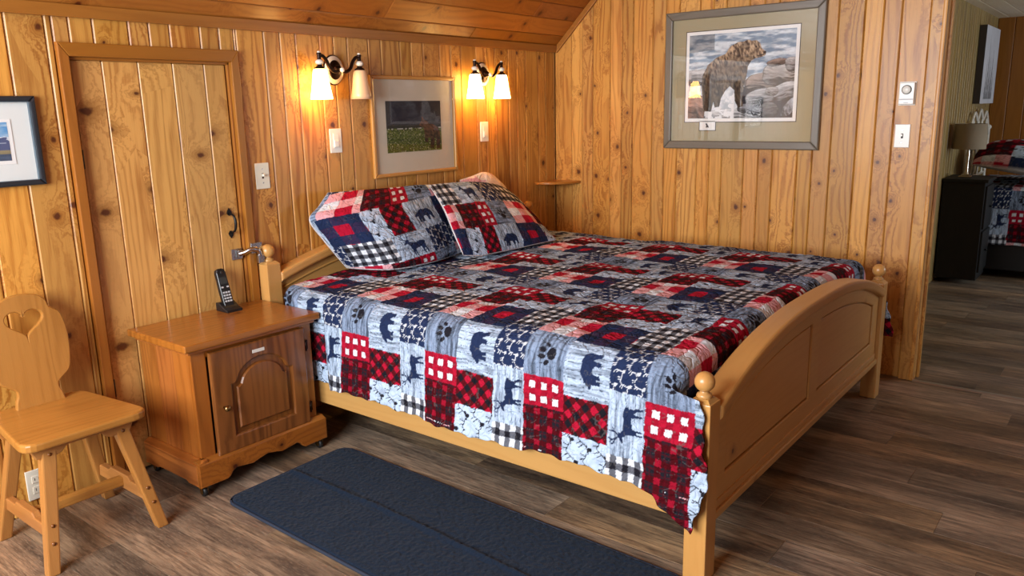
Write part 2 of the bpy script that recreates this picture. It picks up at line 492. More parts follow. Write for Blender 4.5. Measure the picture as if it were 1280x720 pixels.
DEER = inpoly(_bx, _by, [(.20,.60),(.12,.57),(.08,.59),(.14,.67),(.19,.72),(.24,.74),(.31,.74),(.29,.69),(.36,.60),(.50,.57),(.68,.60),(.82,.60),(.91,.55),(.92,.48),(.88,.44),(.87,.30),(.92,.15),(.92,.0),(.88,.0),(.86,.14),(.79,.28),(.77,.12),(.77,.0),(.73,.0),(.72,.2),(.68,.34),(.50,.32),(.43,.3),(.44,.0),(.40,.0),(.38,.2),(.35,.12),(.35,0),(.31,0),(.31,.25),(.28,.4),(.26,.52)])
DEER |= stroke(_bx, _by, [(.21,.73),(.14,.80),(.10,.90),(.13,.99)], .016) | stroke(_bx, _by, [(.13,.82),(.03,.86),(.02,.92)], .014) | stroke(_bx, _by, [(.24,.74),(.30,.84),(.28,.99)], .016) | stroke(_bx, _by, [(.29,.84),(.38,.90)], .014) | stroke(_bx, _by, [(.11,.9),(.04,.97)], .013)
PAW = ell(_bx, _by, .52, .30, .24, .21) | ell(_bx, _by, .16, .52, .09, .15, .5) | ell(_bx, _by, .38, .74, .10, .17, .15) | ell(_bx, _by, .64, .76, .10, .17, -.1) | ell(_bx, _by, .86, .57, .09, .15, -.45)
PAW |= stroke(_bx, _by, [(.12,.72),(.11,.8)], .022) | stroke(_bx, _by, [(.36,.95),(.36,.99)], .022) | stroke(_bx, _by, [(.66,.95),(.67,.99)], .022) | stroke(_bx, _by, [(.92,.76),(.94,.82)], .022)
HEADS = inpoly(_bx, _by, [(.42,.40),(.39,.28),(.43,.12),(.50,.05),(.57,.12),(.61,.28),(.58,.40)]) | stroke(_bx, _by, [(.44,.42),(.30,.52),(.16,.70),(.22,.90)], .028) | stroke(_bx, _by, [(.56,.42),(.70,.52),(.84,.70),(.78,.96)], .028) | stroke(_bx, _by, [(.25,.6),(.36,.85)], .024) | stroke(_bx, _by, [(.75,.6),(.64,.85)], .024) | stroke(_bx, _by, [(.18,.68),(.03,.78)], .024) | stroke(_bx, _by, [(.82,.68),(.97,.78)], .024)
TOILE = stroke(_bx, _by, [(.45,.30),(.30,.42),(.12,.58),(.14,.86)], .022) | stroke(_bx, _by, [(.55,.30),(.72,.40),(.88,.58),(.84,.9)], .022) | stroke(_bx, _by, [(.24,.48),(.36,.78)], .02) | stroke(_bx, _by, [(.76,.46),(.66,.8)], .02) | stroke(_bx, _by, [(.14,.6),(.01,.72)], .018) | stroke(_bx, _by, [(.87,.6),(.99,.7)], .018) | ell(_bx, _by, .5, .18, .09, .17) | ell(_bx, _by, .36, .28, .09, .035, -.4) | ell(_bx, _by, .64, .28, .09, .035, .4)
def stamp(B, x, y):
    ok = (x >= 0) & (x < 1) & (y >= 0) & (y < 1)
    i = np.clip((y * 200).astype(int), 0, 199); j = np.clip((x * 200).astype(int), 0, 199)
    return ok & B[i, j]
def lattice(B, x, y, sx, sy, rot=0.):
    c, s = math.cos(rot), math.sin(rot)
    x, y = x * c + y * s, -x * s + y * c
    r = np.floor(y / sy)
    x = x + .5 * sx * (r % 2)
    return stamp(B, (x / sx) % 1, (y / sy) % 1)

NAVY = np.array(lin(38, 52, 88)); BLACK = np.array(lin(30, 30, 38)); RED = np.array(lin(170, 22, 50)); WHITE = np.array(lin(220, 228, 238))
PINK = np.array(lin(222, 166, 174)); ICE = np.array(lin(178, 199, 224)); SLATE = np.array(lin(108, 124, 148)); DRED = np.array(lin(120, 26, 38))
PU, PV = .466, .635
def quilt_colour(u, v, mirror=False):
    """cloth coordinates in metres -> linear colour; the printed patchwork repeats every PU x PV"""
    sh = u.shape
    u = u.ravel(); v = v.ravel()
    du = (fbm(u * 22, v * 22, 5, 2) - .5) * .006; dv = (fbm(u * 22, v * 22, 9, 2) - .5) * .006
    ur = u + du; vr = np.where(v < 0, -v, v) + dv if mirror else v + dv
    uu = ur % PU; vv = vr % PV
    col = np.zeros((u.size, 3)); X = vr; Y = -ur
    def put(m, c): col[m] = c
    def mixn(m, a, b, f): col[m] = a + (b - a) * f[:, None]
    def streak(m, horiz, base, dark, boards):
        x, y = (X[m], Y[m]) if horiz else (Y[m], X[m])
        f = fbm(x * 14, y * 150, 21, 3); g_ = fbm(x * 30, y * 420, 33, 2)
        t = np.clip((f - .40) * 3.4, 0, 1) * .8 + np.clip((g_ - .5) * 3, 0, 1) * .45
        if boards:
            l = np.abs(((y + .004 * vnoise(x * 9, y * 0, 3)) / boards) % 1 - .5)
            t = np.maximum(t * .75, np.clip((l - .455) * 30, 0, 1))
        col[m] = base + (dark - base) * np.clip(t, 0, 1)[:, None]
    c0 = uu < .163; c1 = (uu >= .163) & (uu < .335); c2 = uu >= .335
    # --- column of plaid / red gingham / paw / pink check
    m = c0 & (vv < .155)                                   # dark red tartan
    x, y = uu[m], vv[m]
    sx = (np.abs((x / .054 - .5) % 1 - .5) < .2); sy = (np.abs((y / .054) % 1 - .5) < .2)
    lx = (np.abs((x / .0175) % 1 - .5) < .13) | (np.abs((y / .0175) % 1 - .5) < .13)
    c = np.where((sx & sy)[:, None], RED * .7, np.where((sx | sy)[:, None], DRED * .3, BLACK))
    c = np.where((lx & ~(sx & sy))[:, None], c * .5 + RED * .11, c); col[m] = c
    m = c0 & (vv >= .155) & (vv < .261)                    # red with white squares
    x, y = (uu[m] - .012) / .047, (vv[m] - .158) / .047
    w = (np.abs(x % 1 - .5) < .25) & (np.abs(y % 1 - .5) < .25)
    col[m] = np.where(w[:, None], WHITE, RED * (1 - .25 * ((np.abs(x % 1 - .5) < .25) ^ (np.abs(y % 1 - .5) < .25)))[:, None])
    m = c0 & (vv >= .261) & (vv < .432)                    # grey barn wood with a paw
    streak(m, True, SLATE * 1.7, SLATE * .35, 0)
    p = m & stamp(PAW, (vv - .300) / .088, (.163 - uu - .030) / .082); put(p, BLACK * 1.1)
    m = c0 & (vv >= .432)                                  # large pink and white buffalo check
    x, y = uu[m] / .0545, (vv[m] - .432) / .082
    a, b = (np.floor(x) % 2 == 0), (np.floor(y) % 2 == 1)
    tw = ((x * 8 + y * 8) % 1 < .5)
    mid = np.where(tw[:, None], PINK * 1.1, PINK * .9)
    c = np.where((a & b)[:, None], RED * 1.08, np.where((~a & ~b)[:, None], WHITE, mid)); col[m] = c
    # --- column of toile / buffalo / bear / navy plaid
    v1 = (vr + .01) % PV
    m = c1 & (v1 < .10)                                    # antler toile
    n_ = fbm(u[m] * 40, v[m] * 40, 41, 2)
    mixn(m, ICE * 1.12, SLATE * 1.1, np.clip((n_ - .45) * 2.2, 0, 1) * .5)
    p = m & lattice(TOILE, X, Y, .075, .062, .3); put(p, BLACK * 1.3)
    m = c1 & (v1 >= .10) & (v1 < .229)                     # red and black buffalo on the bias
    s = .7071; x = (uu[m] * s + v1[m] * s) / .0235; y = (uu[m] * s - v1[m] * s) / .0235
    a, b = (np.floor(x) % 2 == 0), (np.floor(y) % 2 == 0)
    col[m] = np.where((a & b)[:, None], RED * 1.05, np.where((~a & ~b)[:, None], BLACK * .8, DRED * .45))
    m = c1 & (v1 >= .229) & (v1 < .424)                    # planks with a bear
    streak(m, False, ICE * 1.1, SLATE * .3, .026)
    p = m & stamp(BEAR, (v1 - .262) / .128, (.335 - uu - .034) / .090); put(p, NAVY * .8)
    m = c1 & (v1 >= .424)                                  # navy and dark red large plaid
    x, y = (uu[m] - .163) / .057, (v1[m] - .424) / .07
    a, b = (np.floor(x) % 2 == 1), (np.floor(y) % 2 == 1)
    tw = ((x * 7 - y * 7) % 1 < .5)[:, None]
    col[m] = np.where((a & b)[:, None], RED * 1.0, np.where((a | b)[:, None], np.where(tw, NAVY * .8, NAVY * .55 + DRED * .2), NAVY * .75))
    # --- column of black gingham / deer / navy heads
    v2 = (vr + .175) % PV
    m = c2 & (v2 < .24)
    x, y = uu[m] / .0218, v2[m] / .024
    a, b = (np.floor(x) % 2 == 0), (np.floor(y) % 2 == 0)
    col[m] = np.where((a & b)[:, None], BLACK, np.where((~a & ~b)[:, None], WHITE, np.array(lin(96, 100, 110))))
    m = c2 & (v2 >= .24) & (v2 < .446)                     # pale planks with a deer
    streak(m, True, ICE * 1.12, SLATE * .62, .034)
    p = m & stamp(DEER, (v2 - .272) / .145, (PU - uu - .008) / .118); put(p, NAVY * .75)
    m = c2 & (v2 >= .446)                                  # navy with white deer heads
    put(m, NAVY * .85)
    p = m & lattice(HEADS, X, Y, .050, .045, .55); put(p, WHITE * .85)
    # stitching lines meander over everything
    nz = fbm(u * 26, v * 26, 77, 2)
    st = np.abs(nz - .5) < .010
    lum = col.mean(1)
    col[st & (lum < .12)] = col[st & (lum < .12)] * .6 + .05
    col[st & (lum >= .12)] *= .72
    return col.reshape(*sh, 3)

# ------------------------------------------------------------------ room
ZC = 1.79                        # wall height under the slope
SL = .276 / .285
def boards(mb, edges, lo, hi, plane, face, thick, top=None, gap=.0015, bev=.005, down=False):
    """vertical boards; plane 'y' -> boards spread along x with the face at y=face, 'x' -> spread along y"""
    for a, b in zip(edges, edges[1:]):
        a, b = min(a, b), max(a, b)
        t0 = hi if top is None else None
        if plane == 'y':
            mb.box((a + gap / 2, face, lo), (b - gap / 2, face + thick, hi), 2, bev, 1)
        else:
            if top is None:
                mb.box((face, a + gap / 2, lo), (face + thick, b - gap / 2, hi), 2, bev, 1)
            else:
                z0, z1 = top(a), top(b)
                bm = bmesh.new()
                vs = [bm.verts.new(p) for p in [(face, a + gap / 2, lo), (face, b - gap / 2, lo), (face, b - gap / 2, z1), (face, a + gap / 2, z0),
                      (face + thick, a + gap / 2, lo), (face + thick, b - gap / 2, lo), (face + thick, b - gap / 2, z1), (face + thick, a + gap / 2, z0)]]
                for f in ([0, 1, 2, 3], [7, 6, 5, 4], [0, 4, 5, 1], [1, 5, 6, 2], [2, 6, 7, 3], [3, 7, 4, 0]): bm.faces.new([vs[i] for i in f])
                bmesh.ops.recalc_face_normals(bm, faces=bm.faces[:])
                bmesh.ops.bevel(bm, geom=bm.edges[:], offset=bev, segments=1, affect='EDGES')
                mb.bm(bm, 2)

# floor
fl = MB()
x = -5.7; k = 0
W_, L_ = .168, 1.22
xs = -2.272 - .168 * 21
for i in range(21 + 14):
    xa = xs + i * W_
    off = (i * .437) % 1 * L_ if i != 21 else 0
    off = (-1.432 - off) % L_ if i != 21 else (-1.432) % L_
    y = -6.2 - L_ + off
    while y < .09:
        y0, y1 = max(y, -6.2), min(y + L_, .09)
        if y1 > y0 + .01 and xa < -.01:
            fl.box((xa, y0, -.02), (min(xa + W_, -.01) - .0006, y1 - .0006, 0), 1, .0008, 1)
        y += L_
for i in range(28):                      # the next room's planks lie the same way
    xa = -.01 + i * W_
    y = -6.2 - (i * .53 % 1) * L_
    while y < -1.8:
        y0, y1 = max(y, -6.2), min(y + L_, -1.84)
        if y1 > y0 + .01: fl.box((xa + .0006, y0, -.02), (xa + W_, y1 - .0006, 0), 1, .0008, 1)
        y += L_
struct(fl.build('floor', M_floor))

gA = [-3.213, -3.086, -3.005, -2.921, -2.789, -2.709, -2.625, -2.495, -2.41, -2.331, -2.195, -2.111, -2.028, -1.893, -1.811, -1.728, -1.595, -1.511, -1.38, -1.3, -1.212, -1.085, -.997, -.913, -.784, -.702, -.615, -.486, -.403, -.315, -.185, -.108, -.011, .0]
left = [-3.213]
wl = [.09, .13, .085, .135, .08, .12]
while left[0] > -5.55: left.insert(0, left[0] - wl[len(left) % 6])
DX0, DX1, DZ = -3.062, -2.341, 1.682       # outside of the door casing
eA = left[:-1] + gA
mb = MB()
for a, b in zip(eA, eA[1:]):
    if b - a < .003: continue
    for (p, q, lo) in ((a, min(b, DX0), 0.), (max(a, DX0), min(b, DX1), DZ - .03), (max(a, DX1), b, 0.)):
        if q - p > .004: boards(mb, [p, q], lo, ZC + .005, 'y', 0., .02)
mb.box((-5.6, .02, 0), (DX0 + .03, .05, 1.85), 2, 0); mb.box((DX1 - .03, .02, 0), (.2, .05, 1.85), 2, 0); mb.box((DX0, .02, DZ - .04), (DX1, .05, 1.85), 2, 0)
mb.box((DX0, .075, 0), (DX1, .09, DZ), 2, 0)
struct(mb.build('wall_back', M_wall))

gB = [0., -.129, -.21, -.29, -.417, -.5, -.577, -.71, -.793, -.878, -1.006, -1.085, -1.161, -1.293, -1.377, -1.457, -1.593, -1.672, -1.764, -1.89, -1.978, -2.061, -2.19, -2.243]
ztop = lambda y: min(ZC + .005 - y * SL, 2.62)
mb = MB()
boards(mb, gB, 0., 0., 'x', 0., .02, top=ztop)
y = -3.25
eB = [-3.25]
while eB[-1] > -6.1: eB.append(eB[-1] - [.13, .08, .1, .12][len(eB) % 4])
boards(mb, eB, 0., 0., 'x', 0., .02, top=ztop)
boards(mb, [-2.243, -2.37, -2.46, -2.59, -2.67, -2.8, -2.92, -3.0, -3.13, -3.25], 2.08, 0., 'x', 0., .02, top=ztop)
mb.box((.02, -2.24, 0), (.115, .03, 2.6), 2, 0); mb.box((.02, -6.1, 0), (.115, -3.25, 2.6), 2, 0); mb.box((.02, -3.25, 2.08), (.115, -2.24, 2.6), 2, 0)
struct(mb.build('wall_right', M_wall))

# ceiling: pine slope over the bed, then level
mb = MB()
ang = math.atan2(.276, .285)
d = 0.; i = 0
slope_len = (2.6 - ZC) / math.sin(ang)
wid = [.105, .118, .105, .118, .11]
Ms = Matrix.Translation((0, 0, ZC)) @ Matrix.Rotation(-ang, 4, 'X')
while d < slope_len:
    w = wid[i % 5]
    xj = [-.86, -1.55, -.45, -1.2, -2.0][i % 5]
    for a, b in ((-5.6, xj), (xj, 0.)):
        mb.box((a + .001, -d - w + .001, 0), (b - .001, -d - .001, .02), 0, .004, 1, M=Ms)
    d += w; i += 1
mb.box((-5.6, -1.25, .02), (.05, .02, .03), 0, 0, M=Ms)
struct(mb.build('ceiling_slope', M_ceil))
mb = MB()
yy = -.84
while yy > -6.1:
    mb.box((-5.6, yy - .119, 2.6), (0, yy - .001, 2.62), 0, .004, 1); yy -= .12
mb.box((-5.6, -6.1, 2.62), (.05, -.8, 2.63), 0, 0)
struct(mb.build('ceiling', M_ceil))
mb = MB()      # far room's low pale ceiling
yy = -1.80
while yy > -6.1:
    mb.box((.116, yy - .138, 2.16), (4.7, yy - .002, 2.18), 0, .004, 1); yy -= .14
mb.box((.1, -6.2, 2.18), (4.7, -1.8, 2.2), 0, 0)
struct(mb.build('ceiling_beyond', M_tile))

# the two walls behind the camera, each with its window; the front window is added for fill
def wall_with_window(name, axis, pos, span, win, zt, outward):
    mb = MB()
    a, b = span; w0, w1, z0, z1 = win
    e = a
    while e < b:
        n = min(e + .115, b)
        segs = [(0., zt)] if (n <= w0 or e >= w1) else [(0., z0), (z1, zt)]
        for s0, s1 in segs:
            if axis == 0: mb.box((pos, e, s0), (pos + .03 * outward, n - .001, s1), 2, .004, 1) if outward > 0 else mb.box((pos - .03, e, s0), (pos, n - .001, s1), 2, .004, 1)
            else: mb.box((e, pos - .03, s0), (n - .001, pos, s1), 2, .004, 1)
        e = n
    return struct(mb.build(name, M_wall))
def window(name, axis, pos, win):
    w0, w1, z0, z1 = win
    mb = MB()
    def bx(a0, a1, b0, b1):
        if axis == 0: mb.box((pos - .04, a0, b0), (pos + .02, a1, b1), 2, .004, 1)
        else: mb.box((a0, pos - .04, b0), (a1, pos + .02, b1), 2, .004, 1)
    bx(w0 - .06, w0, z0 - .06, z1 + .06); bx(w1, w1 + .06, z0 - .06, z1 + .06); bx(w0, w1, z1, z1 + .06); bx(w0, w1, z0 - .06, z0)
    m_ = (w0 + w1) / 2; bx(m_ - .02, m_ + .02, z0, z1)
    f = struct(mb.build(name, M_trim))
    p = MB()
    if axis == 0: p.box((pos - .022, w0, z0), (pos - .018, w1, z1), 2, 0)
    else: p.box((w0, pos - .022, z0), (w1, pos - .018, z1), 2, 0)
    p.build('pane', M_glass, f)
WL = (-2.45, -.45, .9, 2.3); WF = (-3.6, -1.6, .8, 2.0); WN = (1.6, 3.6, .7, 1.95)
wall_with_window('wall_left', 0, -5.6, (-6.1, 0.), WL, 2.6, -1)
wall_with_window('wall_front', 1, -6.1, (-5.6, 0.), WF, 2.6, -1)
window('window_1', 0, -5.6, WL); window('fill_window', 1, -6.1, WF)  # the front one is an unseen opening, made up to let fill in
wall_with_window('wall_beyond_front', 1, -6.1, (.116, 4.6), WN, 2.16, -1)
window('window_3', 1, -6.1, WN)
mb = MB(); e = .116
i = 0
while e < 4.6:
    n = min(e + [.085, .12, .08, .11][i % 4], 4.6); boards(mb, [e, n], 0., 2.17, 'y', -1.85, .02, bev=.006); e = n; i += 1
mb.box((.1, -1.83, 0), (4.7, -1.80, 2.18), 2, 0)
struct(mb.build('wall_beyond_back', M_wall2))
mb = MB(); e = -1.85
while e > -6.1:
    boards(mb, [e, e - .14], 0., 2.17, 'x', 4.6, .02); e -= .14
mb.box((4.62, -6.1, 0), (4.65, -1.8, 2.18), 2, 0)
struct(mb.build('wall_beyond_right', M_trim))

# trims
mb = MB(); mb.prism([[(-.022, ZC - .022), (0, ZC - .022), (0, ZC + .01), (-.03, ZC + .02)]], 0, -5.6, 0., 0)
struct(mb.build('trim_1', M_trim))
mb = MB()
Mr = Matrix.Translation((0, 0, ZC)) @ Matrix.Rotation(-ang, 4, 'X')
mb.box((-.016, -1.15, -.034), (0, 0, 0), 1, .004, 2, M=Mr)
struct(mb.build('trim_2', M_trim))
# door casing, mitred
mb = MB()
iw = .036
def mitre(poly): mb.prism([poly], 1, -.022, .004, 2, .003)
mitre([(DX0, 0), (DX0 + iw, 0), (DX0 + iw, DZ - iw - .012), (DX0, DZ)])
mitre([(DX1 - iw, 0), (DX1, 0), (DX1, DZ), (DX1 - iw, DZ - iw - .012)])
mb.prism([[(DX0, DZ), (DX0 + iw, DZ - iw - .012), (DX1 - iw, DZ - iw - .012), (DX1, DZ)]], 1, -.022, .004, 0, .003)
mb.box((DX0 + iw, .0, 0), (DX0 + iw + .008, .05, DZ - .05), 2, .001); mb.box((DX1 - iw - .008, 0, 0), (DX1 - iw, .05, DZ - .05), 2, .001); mb.box((DX0 + iw, 0, DZ - .058), (DX1 - iw, .05, DZ - .048), 0, .001)
struct(mb.build('trim_3', M_trim))
# doorway casing on the right wall end and the threshold strip
mb = MB()
mb.box((-.016, -2.262, 0), (0., -2.192, 2.15), 2, .004); mb.box((-.02, -2.262, 0), (.0, -2.243, 2.15), 2, .005)
mb.box((0., -2.262, 0), (.125, -2.243, 2.1), 2, .003); mb.box((.06, -2.275, 0), (.085, -2.262, 2.08), 2, .002)
mb.box((.116, -2.262, 0), (.132, -2.19, 2.15), 2, .004)
struct(mb.build('trim_4', M_wall))
mb = MB(); mb.prism([[(-.026, 0), (-.02, .005), (.0, .006), (.006, 0)]], 1, -3.25, -2.262, 1)
struct(mb.build('trim_5', M_strip))

# ------------------------------------------------------------------ the low board door
gD = [DX0 + iw + .012, -2.9, -2.763, -2.622, -2.486, DX1 - iw - .012]
mb = MB()
for a, b in zip(gD, gD[1:]):
    mb.box((a + .001, .012, .012), (b - .001, .036, DZ - iw - .022), 2, .0036, 1)
door = struct(mb.build('door_1', M_door))
hd = MB()
hd.tube([(-2.437, .008, 1.004), (-2.435, -.02, .995), (-2.434, -.028, .965), (-2.435, -.02, .932), (-2.437, .008, .922)], [.004, .005, .006, .005, .004], 10)
for zc, s in ((1.006, 1), (.918, -1)):
    hd.prism([[(-2.437, zc + s * .022), (-2.4455, zc + s * .010), (-2.449, zc), (-2.443, zc - s * .009), (-2.437, zc - s * .012), (-2.431, zc - s * .009), (-2.425, zc), (-2.4285, zc + s * .010)]], 1, .007, .0125, 2, .001)
hd.build('handle', M_black, door)
la = MB()
la.box((-2.447, .004, .800), (-2.395, .0125, .848), 0, .002)
la.box((-2.372, -.033, .822), (-2.316, -.022, .868), 0, .003)
la.tube([(-2.415, -.004, .826), (-2.40, -.018, .830), (-2.375, -.036, .842), (-2.35, -.044, .838), (-2.338, -.044, .815), (-2.336, -.042, .792)], .011, 10)
la.box((-2.352, -.052, .776), (-2.322, -.034, .815), 2, .004)
la.box((-2.425, -.012, .808), (-2.405, .006, .842), 0, .003)
la.build('latch', M_steel, door)
for zc in (1.27, .385):
    h = MB(); h.lathe([(0, -.035), (.006, -.035), (.006, .035), (0, .035)], (DX0 + iw + .004, -.006, zc), 2, 12); h.box((DX0 + iw - .001, -.002, zc - .03), (DX0 + iw + .01, .014, zc + .03), 2, .001); h.build('hinge', M_black, door)

# ------------------------------------------------------------------ bed
BX0, BX1 = -2.296, -.362; YH, YF = -.04, -2.137
bed = empty('king_bed', ((BX0 + BX1) / 2, (YH + YF) / 2, 0), 'honey pine king bed frame with arched footboard and ball finials, standing against the panelled wall', 'bed')
def post(x, y, top, fin):
    mb = MB()
    h = .036
    mb.box((x - h, y - h, 0), (x + h, y + h, top), 2, .004)
    bm = bmesh.new()
    p = mb.build('post', M_bed, bed)
    f = MB()
    # pyramid shoulder, neck and ball
    sh = fin - .028 - top
    vs = []; 
    for hz, r in ((top - .001, h - .003), (top + sh * .35, h * .62)):
        for sx, sy in ((-1, -1), (1, -1), (1, 1), (-1, 1)): vs.append((x + sx * r, y + sy * r, hz))
    f.add(vs, [[0, 1, 5, 4], [1, 2, 6, 5], [2, 3, 7, 6], [3, 0, 4, 7], [4, 5, 6, 7]])
    f.lathe([(.021, top + sh * .3), (.024, top + sh * .5), (.021, top + sh * .75), (.014, top + sh * .85), (.013, top + sh)] , (x, y, 0), 2, 20)
    f.sphere((x, y, fin), .0305, 24)
    f.build('finial', M_bed, p)
for x_ in (BX0, BX1):
    post(x_, YH, .768, .824); post(x_, YF, .575, .632)
cx = (BX0 + BX1) / 2; hw = (BX1 - BX0) / 2 - .034
def arch(z0, rise, p, n=40, w=hw):
    return [(cx - w + 2 * w * i / n, z0 + rise * (1 - abs(2 * i / n - 1) ** p)) for i in range(n + 1)]
def arch_band(mb, top, th, y0, y1, grain=0, bev=.01):
    low = [(x, z - th) for x, z in top]
    mb.prism([top + low[::-1]], 1, y0, y1, grain, bev, seg=3)
# footboard
top = arch(.555, .148, 2.6)
mb = MB(); arch_band(mb, top, .046, YF - .044, YF + .044, 0, .012); mb.build('footboard_cap', M_bed, bed)
mb = MB()
mb.prism([[(x, z - .03) for x, z in top] + [(cx + hw, .20), (cx - hw, .20)]], 1, YF - .004, YF + .014, 0)
fp = mb.build('footboard_panel', M_bed, bed)
def opening_fb(xa, xb, zb, dz):
    n = 18
    t = [(xa + (xb - xa) * k / n, 0) for k in range(n + 1)]
    t = [(x, .555 + .148 * (1 - abs((x - cx) / hw) ** 2.6) - dz) for x, _ in t]
    return t + [(xb, zb), (xa, zb)]
ops_ = [opening_fb(cx - hw + .10, cx - .052, .30, .105), opening_fb(cx + .052, cx + hw - .10, .30, .105)]
mb = MB()
mb.prism([[(x, z - .03) for x, z in top] + [(cx + hw, .20), (cx - hw, .20)]] + ops_, 1, YF - .018, YF - .003, 0, .005, seg=2)
mb.build('footboard_frame', M_bed, bed)
mb = MB()
for xa, xb in ((cx - hw + .106, cx - .058), (cx + .058, cx + hw - .106)):
    mb.prism([opening_fb(xa, xb, .306, .111)], 1, YF - .013, YF - .002, 0, .003)
mb.build('raised_field', M_bed, bed)
mb = MB()
mb.box((cx - hw, YF - .022, .165), (cx + hw, YF + .02, .232), 0, .006)
mb.box((cx - hw, YF - .031, .178), (cx + hw, YF - .018, .205), 0, .006, 3)
mb.build('footboard_rail', M_bed, bed)
# headboard
toph = arch(.725, .135, 2.2)
mb = MB(); arch_band(mb, toph, .045, YH - .042, YH + .036, 0, .012); mb.build('headboard_cap', M_bed, bed)
mb = MB(); mb.prism([[(x, z - .03) for x, z in toph] + [(cx + hw, .24), (cx - hw, .24)]], 1, YH - .010, YH + .014, 0)
mb.tube([(x, YH - .012, z - .085) for x, z in toph], .005, 8, sub=1)
mb.build('headboard_panel', M_bed, bed)
for x_ in (BX0 - .006, BX1 + .006):
    mb = MB(); mb.box((x_ - .014, YF + .03, .187), (x_ + .014, YH - .03, .335), 1, .004); mb.build('side_rail', M_bed, bed)
mb = MB()
for i in range(12):
    yy = -.2 - i * .163
    mb.box((BX0 + .01, yy - .04, .25), (BX1 - .01, yy + .04, .268), 0, .002)
mb.build('slats', M_bed, bed)

# mattress
mb = MB()
mb.box((BX0 + .03, YF + .13, .268), (BX1 - .03, YH - .10, .64), 1, .06, 4)
tag(mb.build('mattress', M_mattress), 'thick pale mattress under the patchwork quilt on the pine bed', 'mattress')

# ------------------------------------------------------------------ quilt
def interp_path(pts, s):
    pts = np.array(pts); d = np.r_[0, np.cumsum(np.hypot(*np.diff(pts, axis=0).T))]
    return np.interp(s, d, pts[:, 0]), np.interp(s, d, pts[:, 1]), d[-1]
def make_quilt():
    R = .085
    path = [(-2.372, .08), (-2.366, .25), (-2.350, .45), (-2.342, .58)]
    for a in np.linspace(0, PI / 2, 12)[1:]:
        path.append((-2.34 + R * (1 - math.cos(a)), .592 + R * math.sin(a)))
    for q in ((-2.1, .683), (-1.7, .69), (-1.2, .692), (-.8, .69), (-.5, .684)): path.append(q)
    for a in np.linspace(0, PI / 2, 10)[1:]:
        path.append((-.40 + .085 * math.sin(a), .592 + .088 * math.cos(a)))
    path += [(-.308, .5), (-.30, .30)]
    s0 = .20                                   # arc length where z is .28: cloth v = 0
    _, _, total = interp_path(path, np.array([0.]))
    NV, NU = 840, 640
    jj = np.linspace(0, 1, NU); ii = np.linspace(0, 1, NV)
    # bottom hem along the length (y of the hem from the headboard to the foot)
    Ys, Ye = -.135, -2.20
    tt = jj[None, :] * np.ones((NV, 1))
    # near hem profile
    yline = Ys + (Ye - Ys) * jj
    hem = np.interp(-yline, [.13, .4, .66, .98, 1.3, 1.56, 1.73, 1.9, 2.04, 2.12, 2.2], [.285, .288, .292, .275, .272, .28, .288, .283, .264, .222, .172])
    hem = hem + .004 * np.sin(yline * 31) + .003 * np.sin(yline * 77 + 1)
    smin = hem - .08 + .001
    s = smin[None, :] + (total - smin[None, :]) * ii[:, None]
    X, Z, _ = interp_path(path, s)
    v = s - s0
    # length coordinate
    wtop = np.clip((v - .30) / .14, 0, 1); wtop = wtop * wtop * (3 - 2 * wtop)
    wfar = np.clip((v - 2.44) / .12, 0, 1); wtop = wtop * (1 - wfar * wfar * (3 - 2 * wfar))
    ystart_side = -.20
    y0 = Ys + (ystart_side - Ys) * (1 - np.clip((v - .25) / .3, 0, 1))
    # side end (free hanging edge past the post)
    zz = np.array([.08, .20, .296, .374, .465, .561, .65, .70]); ye = np.array([-2.13, -2.143, -2.178, -2.186, -2.166, -2.158, -2.13, -2.12])
    yend_side = np.where(v > 1.5, np.interp(Z, [.25, .36, .54, .68], [-2.225, -2.20, -2.15, -2.10]), np.interp(Z, zz, ye)) + .004 * np.sin(Z * 90)
    Ltop = 2.22 - .12
    L = (y0 - yend_side)
    d_side = tt * L
    Ysd = y0 - d_side
    # top: goes to -2.03 then rolls down behind the footboard
    d_top = tt * (2.03 + .16 + y0 + .02)
    fold = 2.015 + y0
    Rf = .055
    over = np.clip(d_top - fold, 0, None)
    a = np.clip(over / Rf, 0, PI / 2)
    Ytp = np.where(over > 0, y0 - fold - Rf * np.sin(a), y0 - d_top)
    drop = np.where(over > 0, Rf * (1 - np.cos(a)) + np.clip(over - Rf * PI / 2, 0, None), 0)
    Y = Ysd * (1 - wtop) + Ytp * wtop
    Zt = Z - drop * wtop
    # far side pokes out past its post
    U = -.555 - (y0 - (d_side * (1 - wtop) + d_top * wtop))
    # hanging folds
    hang = np.clip((.60 - Z) / .32, 0, 1) * (v < 1)
    X = X - .012 * hang * (np.sin(Y * 9.5 + 1.0) * .6 + np.sin(Y * 21 + .4) * .4)
    X = np.where(v < 1, np.maximum(X, -2.328 - .05 * np.clip((-Y - .44) / .08, 0, 1)), X)
    flap = np.clip((-Y - 1.98) / .17, 0, 1) * (v < .6)
    X = X - .016 * flap * np.clip((.66 - Z) / .2, 0, 1) + .006 * flap * np.sin(Z * 40)
    # lie of the cloth: long soft undulation and small puckers
    und = (fbm(U * 3.2, v * 3.2, 3, 2) - .5) * .022 + (fbm(U * 9, v * 9, 13, 2) - .5) * .010
    puck = (fbm(U * 38, v * 38, 55, 2) - .5) * .0065
    ontop = np.clip((v - .36) / .1, 0, 1)
    Zt = Zt + (und * .9 + puck) * ontop * (1 - np.clip(drop / .05, 0, 1) * .6)
    X = X - (und * .35 + puck) * (1 - ontop)
    # headward rise where the quilt runs up to the pillows
    far = np.clip((v - 2.35) / .2, 0, 1)
    P = np.stack([X, Y, Zt], -1)
    col = quilt_colour(U - .02, v - .010, True)
    return P, col
P, col = make_quilt()
quilt = grid_mesh('quilt', P, col, M_quilt)
tag(quilt, 'navy, red and grey lodge patchwork quilt with bears and deer spread over the bed', 'quilt')
